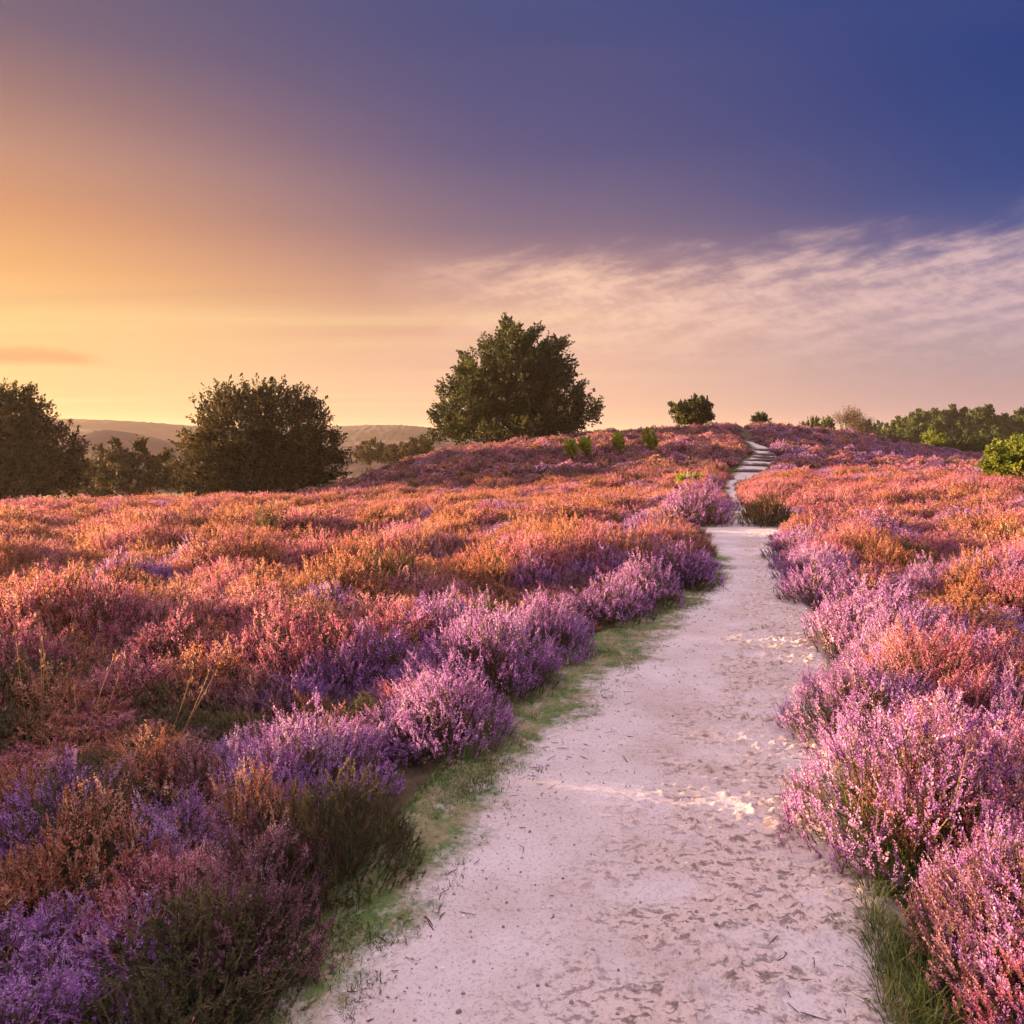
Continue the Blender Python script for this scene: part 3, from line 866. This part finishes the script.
def limb_quads(tips, base, height_, r0, seed, stems=1, n=60, spreadf=.5):
    r_ = np.random.default_rng(seed)
    Q = Quads()
    trunks = []
    for s in range(stems):
        a = r_.uniform(0, 2 * PI); o = 0 if stems == 1 else .25 * r0 * 4
        p = np.array([[base[0] + o * math.cos(a), base[1] + o * math.sin(a), base[2]]] * 6, float)
        f = np.linspace(0, 1, 6)
        p[:, 2] += f * height_
        p[:, 0] += f ** 1.2 * height_ * .16 * math.cos(a) * (stems > 1) + r_.normal(0, .06 * height_ * .4, 6) * f
        p[:, 1] += f ** 1.2 * height_ * .16 * math.sin(a) * (stems > 1) + r_.normal(0, .06 * height_ * .4, 6) * f
        Q.tube(p, r0 * (1 - .85 * f) / math.sqrt(stems) + .01, 8)
        trunks.append(p)
    sel = r_.choice(len(tips), min(n, len(tips)), replace=False)
    for i in sel:
        p = trunks[r_.integers(stems)]
        e = tips[i]
        hz_ = np.clip((e[2] - base[2]) / height_ * r_.uniform(.25, .7), .06, .85)
        s = np.array([np.interp(hz_, np.linspace(0, 1, 6), p[:, j]) for j in range(3)])
        m1 = s + (e - s) * .4 + [0, 0, .06 * height_] + r_.normal(0, .05 * height_ * .5, 3)
        m2 = s + (e - s) * .75 + [0, 0, .05 * height_] + r_.normal(0, .03 * height_, 3)
        rr = r0 * (1 - .8 * hz_) * .42 / math.sqrt(stems)
        Q.tube([s, m1, m2, e], np.array([rr, rr * .6, rr * .35, rr * .1]), 5)
    return Q


def px_lobes(y, base_z, x_c, lobes):
    """lobes given as picture ellipses (u, v, half width, half height, depth ratio, dy) at distance y -> local metres"""
    out = []
    m = y / F_PX
    for u, v, a, b, dr, dy in lobes:
        p = at_y(u, v, y)
        out.append((p[0] - x_c, dy, p[2] - base_z, a * m, a * m * dr, b * m))
    return out


def tree(name, u, y, lobes, label, cat, n_sprays, leaves, spread, size, mat, seed, r0, th, stems=1, group=None, limbs=60, shell=.45, up=.8, sink=.1, boughs=14):
    x = (u - 512) / F_PX * y
    z = hz(x, y) - sink
    o = empty(name, (x, y, z))
    tag(o, label, cat, group)
    q, tips = crown_quads(px_lobes(y, z, x, lobes), n_sprays, leaves, spread, size, seed, shell=shell, up=up, boughs=boughs)
    link('crown', q.build('crown', [mat]), o)
    link('trunk', limb_quads(tips, (0, 0, 0), th, r0, seed + 1, stems, limbs).build('trunk', [M['bark']], True), o)
    return o


tree('beech_tree', 517, 60, [
    (515, 346, 27, 24, 1.2, 0), (517, 366, 44, 30, 1.1, .2), (514, 390, 54, 38, 1.1, .3), (464, 410, 32, 34, 1.2, -.6), (556, 398, 36, 34, 1.1, .4), (583, 412, 19, 18, 1.4, -.3),
    (515, 425, 82, 24, .9, 0), (446, 430, 17, 18, 1.4, -.5), (487, 372, 30, 30, 1.2, .5), (548, 368, 27, 28, 1.2, -.5), (470, 385, 22, 24, 1.2, .6)],
    'largest spreading beech tree, dark green crown down to the ground on the hill ridge', 'tree', 2600, 34, .85, .115, M['leaf'], 41, .34, 7.5, 3, None, 150, .45, .8, .1, 10)
tree('oak_tree', 264, 47, [
    (262, 436, 78, 55, .9, 0), (240, 420, 46, 38, 1.0, -.4), (288, 420, 44, 38, 1.0, .3), (262, 466, 84, 36, .9, 0), (262, 484, 82, 13, 1.0, -1.2), (205, 458, 28, 32, 1.2, -.5), (322, 458, 26, 36, 1.3, .2)],
    'broad dome shaped oak tree in the hollow, second from the left edge of the heath', 'tree', 2400, 32, .65, .095, M['leaf_oak'], 51, .3, 5, 2, None, 110, .5, .6, .1, 6)
tree('oak_tree', -10, 44, [
    (-15, 432, 64, 48, 1.0, 0), (18, 428, 34, 36, 1.0, -.4), (45, 458, 34, 34, 1.1, .3), (-40, 455, 60, 44, 1.0, 0), (8, 402, 24, 20, 1.0, .3), (62, 475, 20, 24, 1.3, 0), (20, 468, 60, 30, .9, 0), (-6, 484, 74, 14, 1.0, -.6), (28, 482, 52, 15, 1.0, -1.6), (38, 414, 10, 14, 1.2, 0)],
    'tall dark oak tree cut off by the left edge of the view', 'tree', 2300, 32, .65, .095, M['leaf_oak'], 61, .3, 5, 2, None, 90, .5, .6, .1, 6)
tree('small_oak', 130, 62, [
    (128, 455, 26, 24, 1.0, 0), (112, 466, 22, 22, 1.0, -.3), (148, 468, 24, 24, 1.0, .3), (130, 478, 40, 22, 1.0, 0), (128, 488, 42, 12, 1.0, -1)],
    'small rounded oak between the two large left trees', 'tree', 650, 22, .6, .14, M['leaf_oak'], 71, .16, 3.4, 1, None, 50)
tree('hollow_shrub', 170, 75, [(165, 474, 18, 17, 1.2, 0), (182, 480, 16, 14, 1.2, 0)],
     'low olive shrub squeezed between the small oak and the dome shaped oak', 'shrub', 240, 20, .6, .15, M['leaf_oak'], 75, .08, 1.5, 2)
tree('hollow_shrub', 96, 72, [(96, 474, 16, 16, 1.2, 0), (84, 480, 14, 14, 1.2, 0)],
     'dark low shrub between the cut off oak and the small oak', 'shrub', 240, 20, .6, .15, M['leaf_oak'], 76, .08, 1.5, 2)
for uu, yy, ww, hh, lab in ((372, 130, 17, 11, 'pale round shrub in the misty valley, nearest to the dome shaped oak'),
                            (398, 125, 13, 9, 'middle low shrub in the misty valley left of the beech'),
                            (418, 118, 14, 12, 'yellowish shrub in the misty valley closest to the beech')):
    tree('valley_shrub', uu, yy, [(uu, 462 - hh, ww, hh, 1.2, 0), (uu - ww * .5, 464 - hh * .7, ww * .7, hh * .8, 1.2, .4), (uu + ww * .6, 465 - hh * .7, ww * .6, hh * .8, 1.2, -.4)],
         lab, 'shrub', 260, 18, .8, .26, M['leaf_oak'], 80 + uu, .1, 2.0, 2, 'shrubs in the misty valley')
tree('hilltop_tree', 693, 66, [(700, 406, 12, 11, 1.0, 0), (692, 413, 17, 11, 1.0, 0), (681, 411, 10, 9, 1.1, 0), (704, 416, 10, 9, 1.1, 0), (690, 419, 18, 6, 1.0, 0)],
     'small bushy tree alone on the hilltop, right of the large beech', 'tree', 800, 22, .42, .095, M['leaf'], 91, .1, 2.0, 2, None, 40, .4, .8, .1, 9)
tree('hilltop_bush', 760, 74, [(760, 418, 6, 5, 1.1, 0), (756, 420, 5, 3, 1.1, 0), (765, 420, 4, 3, 1.1, 0)],
     'tiny round bush on the hill crest above the end of the path', 'bush', 110, 16, .3, .1, M['leaf'], 95, .04, .7, 2)
tree('lime_shrub', 1022, 25, [(1018, 455, 30, 20, 1.1, 0), (1000, 463, 20, 14, 1.1, 0), (1035, 450, 30, 20, 1.1, 0), (1010, 466, 30, 11, 1.0, 0), (1052, 460, 30, 22, 1.0, 0)],
     'large bright yellow green shrub standing in the heather at the right edge', 'shrub', 560, 22, .22, .055, M['leaf_lime'], 97, .05, 1.0, 4, None, 60, .45, .6, .1, 7)
tree('lime_shrub', 931, 88, [(933, 440, 11, 9, 1.1, 0), (928, 450, 9, 8, 1.1, 0), (940, 446, 8, 7, 1.1, 0)],
     'upright pale green shrub in front of the dark wood', 'shrub', 240, 18, .45, .12, M['leaf_lime'], 99, .06, 1.6, 2)
for j, (uu, vv, yy, ww, hh, lab) in enumerate((
        (570, 452, 44, 5.5, 9, 'leftmost yellow green sapling of the four on the dark hillside'),
        (585, 449, 46, 5, 8, 'second yellow green sapling from the beech on the dark hillside'),
        (618, 445, 48, 5, 8, 'third yellow green sapling from the beech on the hillside'),
        (650, 444, 50, 7, 10, 'biggest yellow green sapling on the hillside, nearest the hilltop tree'))):
    yy = slope_at(uu, vv + 5, .45)
    tree('hillside_sapling', uu, yy, [(uu, vv - hh * .6, ww, hh, 1.0, 0), (uu + 1.5, vv, ww * .8, hh * .6, 1, 0)], lab, 'sapling', 110, 18, .2, .06, M['leaf_lit_yellow'], 110 + j, .025, .6, 2, 'yellow green saplings on the hill', 14)
tree('gorse_bush', 689, slope_at(689, 482), [(689, 478, 11, 5, 1.1, 0), (682, 480, 7, 4, 1.1, 0), (697, 479, 7, 4, 1.1, 0)],
     'low yellow gorse cushion left of the path below the log steps', 'bush', 130, 18, .12, .035, M['leaf_lit_yellow'], 121, .02, .3, 3, None, 20)


# bare tree
def bare_tree(u, y, top_v, label):
    x = (u - 512) / F_PX * y; z = hz(x, y) - .1
    H = at_y(u, top_v, y)[2] - z
    r_ = np.random.default_rng(131); Q = Quads(); ends = []

    def grow(p, d, L, r, lv):
        pts = [p]
        for _ in range(4):
            d = unit(d + r_.normal(0, .13, 3) + [0, 0, .06]); pts.append(pts[-1] + d * L / 4)
        Q.tube(pts, np.linspace(r, r * .6, 5) + .012, 6 if lv < 2 else 4)
        if lv == 5: ends.append(pts[-1]); return
        for k in range(r_.integers(2, 4) + (lv == 0)):
            grow(pts[-1 - (k > 1)], unit(d + r_.normal(0, .48, 3)), L * r_.uniform(.62, .82), r * .58, lv + 1)
    for k in range(3):
        grow(np.array([.3 * k - .3, 0, 0]), unit(np.array([.3 * k - .3, r_.normal(0, .2), 1.0])), H * .27, .15, 0)
    o = empty('bare_tree', (x, y, z)); tag(o, label, 'tree')
    link('trunk', Q.build('trunk', [M['bark']], True), o)
    e = np.array(ends); n = len(e) * 14
    P = np.repeat(e, 14, 0) + r_.normal(0, .3, (n, 3))
    a = unit(r_.normal(size=(n, 3))) * .09; b = unit(np.cross(a, r_.normal(size=(n, 3)))) * .05
    C = Quads(); C.leaf(P, a, b, 0, r_.random(n), .2)
    link('crown', C.build('crown', [M['leaf_sere']]), o)


bare_tree(841, 112, 400, 'thinly leaved brown tree rising behind the right shoulder of the hill')

# the wood on the right: shared meshes, every tree its own object
r6 = np.random.default_rng(141)
KINDS = []
for k, lob in enumerate(([(0, 0, 5.6, 3.0, 3.0, 2.6), (-1.3, .4, 4.0, 2.4, 2.4, 2.2), (1.4, -.3, 4.3, 2.5, 2.4, 2.3), (0, 0, 2.6, 3.2, 3.0, 2.2)],
                         [(0, 0, 7.4, 1.2, 1.2, 1.6), (.2, 0, 5.6, 2.1, 2.0, 1.6), (-.4, .2, 3.9, 2.5, 2.4, 1.7), (.2, 0, 2.3, 2.4, 2.4, 1.6)],
                         [(0, 0, 6.6, 2.3, 2.2, 1.3), (1.1, .4, 5.6, 1.9, 1.8, 1.1), (-1.2, -.2, 5.3, 1.9, 1.9, 1.2), (.2, 0, 4.2, 1.7, 1.7, 1.0)],
                         [(0, 0, 2.2, 2.4, 2.4, 2.0), (1.5, 0, 1.6, 1.8, 1.8, 1.5), (-1.4, .3, 1.7, 1.8, 1.8, 1.5)])):
    q, tips = crown_quads(lob, 520 if k < 3 else 360, 13, .75, .26, 150 + k, shell=.4)
    KINDS.append((q.build('crown', [M['leaf_far'] if k != 3 else M['leaf_lime' if False else 'leaf_far']]),
                  limb_quads(tips, (0, 0, 0), 6.5 if k < 3 else 2.2, .22 if k < 3 else .1, 160 + k, 1, 26).build('trunk', [M['bark']], True)))
NAMES = [('broadleaf_tree', 'rounded broadleaf tree in the dark wood behind the heath', 'tree', 'broadleaf trees of the wood'),
         ('spruce_tree', 'pointed conifer rising above the dark wood behind the heath', 'tree', 'pointed conifers of the wood'),
         ('pine_tree', 'flat topped pine standing in the dark wood behind the heath', 'tree', 'pines of the wood'),
         ('wood_shrub', 'low bushy shrub along the front edge of the dark wood', 'shrub', 'shrubs at the edge of the wood')]


def wood_tree(kind, u, y, top_v, wide):
    x = (u - 512) / F_PX * y; z = hz(x, y) - .1
    full = (8.8, 9.4, 8.3, 4.4)[kind]
    sz = (at_y(u, top_v, y)[2] - z) / full * r6.uniform(.9, 1.1)
    nm, lab, cat, grp = NAMES[kind]
    o = empty(nm, (x, y, z), r6.uniform(0, 6.28)); wide *= .8; o.scale = (sz * wide, sz * wide, sz)
    tag(o, lab, cat, grp)
    cr, tk = KINDS[kind]
    link('crown', cr, o); link('trunk', tk, o)


for u, y, v, w, k in [(866, 150, 420, 1.0, 0), (878, 165, 416, 1.0, 1), (889, 160, 418, 1.1, 0), (899, 170, 415, 1.0, 2), (908, 155, 410, 1.2, 0), (918, 165, 411, 1.0, 2),
                      (926, 160, 413, 1.1, 0), (936, 170, 409, 1.0, 2), (946, 165, 410, 1.1, 0), (954, 170, 409, 1.0, 2), (962, 160, 412, 1.1, 0), (971, 175, 413, 1.0, 1),
                      (979, 165, 408, 1.0, 2), (988, 160, 411, 1.1, 0), (997, 170, 412, 1.0, 2), (1006, 160, 410, 1.1, 0), (1015, 170, 412, 1.0, 1), (1024, 160, 410, 1.1, 2),
                      (1036, 165, 411, 1.1, 0), (1050, 165, 409, 1.1, 2), (1066, 160, 411, 1.1, 0), (1084, 165, 409, 1.1, 0), (1105, 165, 411, 1.1, 2),
                      (884, 138, 430, 1.1, 0), (903, 136, 428, 1.1, 0), (922, 140, 426, 1.2, 0), (945, 138, 428, 1.2, 0), (966, 136, 427, 1.2, 0), (986, 138, 425, 1.2, 0), (1008, 134, 427, 1.2, 0), (1030, 136, 426, 1.2, 0), (1056, 134, 427, 1.2, 0),
                      (788, 112, 420, .45, 3), (800, 116, 419, .4, 3), (811, 114, 418, .5, 3), (824, 118, 418, .7, 3), (858, 122, 416, 1.0, 3), (866, 118, 426, 1.2, 3), (890, 116, 434, 1.2, 3), (912, 112, 438, 1.3, 3), (950, 112, 438, 1.3, 3), (975, 110, 436, 1.3, 3), (1000, 112, 438, 1.3, 3)]:
    wood_tree(k, u, y, v, w)

# ------------------------------------------------------------------ dry stalks in the near left heather
STALKS = [(42, 760, .62, .02, 2, 'pair of upright straw stalks with a forked tip in the near left heather'),
          (78, 772, .5, .30, 1, 'single straw stalk leaning steeply right in the near left heather'),
          (20, 800, .5, -.35, 1, 'bent straw stalk at the left edge leaning left'),
          (288, 640, .42, -.15, 2, 'thin pale dead stems standing before the violet heather left of centre'),
          (165, 750, .45, .5, 1, 'low straw stalk slanting to the right above dark heather')]
for k, (u, v, h, lean, n_, lab) in enumerate(STALKS):
    x, y = on_plane(u, v, .05); q = Quads(); r_ = np.random.default_rng(400 + k)
    for j in range(n_ + 2):
        b0 = np.array([r_.normal(0, .03), r_.normal(0, .03), 0.0]); hh = h * 1.3 * r_.uniform(.8, 1.1)
        t = np.linspace(0, 1, 6)[:, None]
        p = b0 + np.array([lean * hh + r_.normal(0, .04), r_.normal(0, .05), hh]) * t + np.array([r_.normal(0, .05), 0, 0]) * t * t
        q.tube(p, np.array([.003, .0027, .0024, .002, .0016, .0008]), 4, 0, r_.random())
        m = 8
        s = r_.uniform(.72, 1, m)
        P = np.stack([np.interp(s, np.linspace(0, 1, 6), p[:, i]) for i in range(3)], 1) + r_.normal(0, .006, (m, 3))
        q.leaf(P, unit(r_.normal(0, .4, (m, 3)) + [0, 0, 1]) * .014, unit(r_.normal(size=(m, 3))) * .003, 0, r_.random(m), .2)
    o = link('dry_grass_stalk', q.build('dry_grass_stalk', [M['straw']]), None, (x, y, hz(x, y)))
    tag(o, lab, 'grass stalk', 'dry stalks in the heather')

# ------------------------------------------------------------------ air
hv, nt = new_mat('haze')
pv = node(nt, 'ShaderNodeVolumePrincipled', inp={'Density': .0002, 'Anisotropy': .35})
pv.inputs['Color'].default_value = (1.0, .80, .60, 1)
nt.links.new(pv.outputs[0], node(nt, 'ShaderNodeOutputMaterial').inputs['Volume'])
bx0, bx1, by0, by1, bz0, bz1 = -4600, 4600, -450, 4600, -18, 27
bv = np.array([(x, y, z) for z in (bz0, bz1) for y in (by0, by1) for x in (bx0, bx1)], float)
bf = np.array([(0, 2, 3, 1), (4, 5, 7, 6), (0, 1, 5, 4), (2, 6, 7, 3), (0, 4, 6, 2), (1, 3, 7, 5)])
hzo = link('haze', mesh_from('haze', bv, np.full(6, 4), bf.ravel(), [hv]))
tag(hzo, 'thin warm morning haze over the valley and far hills', 'haze', kind='stuff')

# ------------------------------------------------------------------ sun and sky
SUN_AZ, SUN_EL = R_(-75), R_(7)
S = Vector((math.sin(SUN_AZ) * math.cos(SUN_EL), math.cos(SUN_AZ) * math.cos(SUN_EL), math.sin(SUN_EL)))
sl = bpy.data.lights.new('sun', 'SUN'); sl.energy = 5.0; sl.angle = R_(.6); sl.color = (1.0, .62, .34)
so = bpy.data.objects.new('sun', sl); so.rotation_euler = S.to_track_quat('Z', 'Y').to_euler(); so.location = (-40, 20, 30)
COL.objects.link(so)

w = bpy.data.worlds.new("World"); sc.world = w; w.use_nodes = True
nt = w.node_tree; nt.nodes.clear(); L = nt.links.new


def s2l(*c):
    return tuple(((v / 255) / 12.92 if v / 255 <= .04045 else ((v / 255 + .055) / 1.055) ** 2.4) for v in c)


def mth(op, a, b=None, c=None, clamp=False):
    n = nt.nodes.new('ShaderNodeMath'); n.operation = op; n.use_clamp = clamp
    for i, t in enumerate((a, b, c)):
        if t is None: continue
        if isinstance(t, (int, float)): n.inputs[i].default_value = t
        else: L(t, n.inputs[i])
    return n.outputs[0]


def maprange(v, a, b, c=0.0, d=1.0, sm=True):
    n = nt.nodes.new('ShaderNodeMapRange'); n.interpolation_type = 'SMOOTHSTEP' if sm else 'LINEAR'
    L(v, n.inputs['Value'])
    for k, t in (('From Min', a), ('From Max', b), ('To Min', c), ('To Max', d)): n.inputs[k].default_value = t
    return n.outputs[0]


def mix(f, a, b, mode='MIX'):
    n = nt.nodes.new('ShaderNodeMix'); n.data_type = 'RGBA'; n.blend_type = mode
    for i, t in ((0, f), (6, a), (7, b)):
        if isinstance(t, (int, float)): n.inputs[i].default_value = t
        elif isinstance(t, tuple): n.inputs[i].default_value = (*t, 1)
        else: L(t, n.inputs[i])
    return n.outputs[2]


tc = nt.nodes.new('ShaderNodeTexCoord')
sp_ = nt.nodes.new('ShaderNodeSeparateXYZ'); L(tc.outputs['Generated'], sp_.inputs[0])
dx, dy, dz = sp_.outputs
az = mth('ARCTAN2', dx, dy); el = mth('ARCSINE', dz)
# clouds and haze colours of the dome by height above the horizon, on three bearings
def el_ramp(stops):
    r = ramp(nt, [(max(0, (e + 5) / 95), s2l(*c)) for e, c in stops]); L(maprange(el, R_(-5), R_(90), sm=False), r.inputs[0]); return r.outputs[0]


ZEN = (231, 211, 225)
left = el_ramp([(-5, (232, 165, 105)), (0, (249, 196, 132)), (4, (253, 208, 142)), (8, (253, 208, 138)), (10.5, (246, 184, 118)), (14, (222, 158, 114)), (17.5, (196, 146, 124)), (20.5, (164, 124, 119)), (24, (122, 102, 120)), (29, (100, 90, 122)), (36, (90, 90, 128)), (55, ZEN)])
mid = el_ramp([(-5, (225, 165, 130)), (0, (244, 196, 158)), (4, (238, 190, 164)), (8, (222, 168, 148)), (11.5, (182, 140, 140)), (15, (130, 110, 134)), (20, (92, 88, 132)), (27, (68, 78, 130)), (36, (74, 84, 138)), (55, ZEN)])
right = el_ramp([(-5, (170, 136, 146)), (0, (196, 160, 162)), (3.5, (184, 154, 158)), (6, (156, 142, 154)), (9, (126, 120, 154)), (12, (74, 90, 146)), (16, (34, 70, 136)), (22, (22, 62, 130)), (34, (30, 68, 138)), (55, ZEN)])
base = mix(maprange(az, R_(0), R_(36)), mix(maprange(az, R_(-40), R_(4)), left, mid), right)
# plan projection of a high cloud sheet
den = mth('ADD', mth('MAXIMUM', dz, 0.0), .045)
cv = nt.nodes.new('ShaderNodeCombineXYZ'); L(mth('DIVIDE', dx, den), cv.inputs[0]); L(mth('DIVIDE', dy, den), cv.inputs[1])


def cloud_noise(rot, sc_x, sc_y, scale, detail, rough, dist=0.0, off=0.0):
    mp = nt.nodes.new('ShaderNodeMapping'); L(cv.outputs[0], mp.inputs[0])
    mp.inputs['Rotation'].default_value = (0, 0, R_(rot)); mp.inputs['Scale'].default_value = (sc_x, sc_y, 1); mp.inputs['Location'].default_value = (off, off * .7, 0)
    n = nt.nodes.new('ShaderNodeTexNoise'); L(mp.outputs[0], n.inputs['Vector'])
    for k, t in (('Scale', scale), ('Detail', detail), ('Roughness', rough), ('Distortion', dist)): n.inputs[k].default_value = t
    return n.outputs[0]


ang = nt.nodes.new('ShaderNodeCombineXYZ'); L(az, ang.inputs[0]); L(el, ang.inputs[1])


def feather(rot, sx, sy, scale, detail, rough, dist, off=0.0):
    mp = nt.nodes.new('ShaderNodeMapping'); mp.vector_type = 'TEXTURE'; L(ang.outputs[0], mp.inputs[0])
    mp.inputs['Rotation'].default_value = (0, 0, R_(rot)); mp.inputs['Scale'].default_value = (sx, sy, 1); mp.inputs['Location'].default_value = (off, off * .7, 0)
    n = nt.nodes.new('ShaderNodeTexNoise'); L(mp.outputs[0], n.inputs['Vector'])
    for k, t in (('Scale', scale), ('Detail', detail), ('Roughness', rough), ('Distortion', dist)): n.inputs[k].default_value = t
    return n.outputs[0]


big_n = feather(10, 2.2, 1, 9, 4, .5, .4)
fine_n = feather(9, 2.5, .62, 28, 9, .64, .16, 3.0)
rip_n = feather(-20, 1.6, .7, 74, 6, .6, .2, 5.0)
band_n = cloud_noise(12, .12, 1, 1.3, 6, .55, .3, 7.0)
fz = mth('ADD', mth('MULTIPLY', fine_n, .68), mth('MULTIPLY', rip_n, .32))
rim = mth('ADD', mth('MULTIPLY_ADD', az, -.012, R_(13.1)), mth('MULTIPLY_ADD', fine_n, R_(5), R_(-2.5)))
rim = mth('ADD', rim, mth('MULTIPLY_ADD', big_n, R_(3), R_(-1.5)))
sheet = mth('MULTIPLY', maprange(mth('SUBTRACT', rim, el), R_(-1.4), R_(2.4)), maprange(mth('ADD', az, mth('MULTIPLY_ADD', big_n, R_(10), R_(-5))), R_(-12), R_(5)))
tex = maprange(fz, .38, .62)
ccol = mix(maprange(az, R_(-2), R_(38)), s2l(252, 206, 178), s2l(218, 184, 188))
low = maprange(el, R_(2.5), R_(9))
s_f = mth('MULTIPLY', mth('MULTIPLY', sheet, mth('MULTIPLY_ADD', tex, .58, .42)), mth('MULTIPLY_ADD', low, .92, .06))
sky = mix(s_f, base, ccol)
# bright streaks low on the left, grey bar at far left
stk = mth('MULTIPLY', mth('MULTIPLY', maprange(band_n, .5, .72), maprange(el, R_(14), R_(7))), maprange(az, R_(22), R_(-10)))
sky = mix(mth('MULTIPLY', stk, .55), sky, s2l(255, 218, 160))
drk = mth('MULTIPLY', maprange(band_n, .5, .3), maprange(el, R_(3), R_(8)))
sky = mix(mth('MULTIPLY', drk, .16), sky, s2l(150, 112, 120))
bar = mth('MULTIPLY', maprange(mth('ABSOLUTE', mth('SUBTRACT', mth('ADD', el, mth('MULTIPLY_ADD', fine_n, R_(1.0), R_(-.5))), R_(5.3))), R_(.8), R_(.1)), maprange(mth('ADD', az, mth('MULTIPLY_ADD', fine_n, R_(6), R_(-3))), R_(-27), R_(-30)))
sky = mix(mth('MULTIPLY', bar, .7), sky, s2l(222, 158, 112))

ns = nt.nodes.new('ShaderNodeTexSky'); ns.sky_type = 'NISHITA'; ns.sun_disc = False
ns.sun_elevation = SUN_EL; ns.sun_rotation = SUN_AZ; ns.air_density = 1.0; ns.dust_density = 2.0; ns.ozone_density = 1.5
bg1 = nt.nodes.new('ShaderNodeBackground'); L(ns.outputs[0], bg1.inputs[0]); L(mth('MULTIPLY', maprange(el, R_(33), R_(60)), .03), bg1.inputs[1])
bg2 = nt.nodes.new('ShaderNodeBackground'); sky = mix(1.0, sky, mth('MULTIPLY_ADD', maprange(el, R_(32), R_(62)), 2.4, 1.0), 'MULTIPLY'); L(sky, bg2.inputs[0])  # unseen upper sky brightened as added fill for the ground
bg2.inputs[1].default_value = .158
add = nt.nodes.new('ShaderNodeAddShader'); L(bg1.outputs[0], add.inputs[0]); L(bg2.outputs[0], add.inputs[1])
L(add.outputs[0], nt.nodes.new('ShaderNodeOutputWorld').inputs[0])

# ------------------------------------------------------------------ render settings
sc.view_settings.view_transform = 'Standard'
sc.view_settings.look = 'None'
sc.view_settings.gamma = 1.0
sc.view_settings.exposure = 2.6
sc.cycles.use_denoising = True
sc.cycles.max_bounces = 6
sc.cycles.diffuse_bounces = 3
sc.cycles.transmission_bounces = 4
sc.cycles.volume_bounces = 1
sc.cycles.use_adaptive_sampling = True
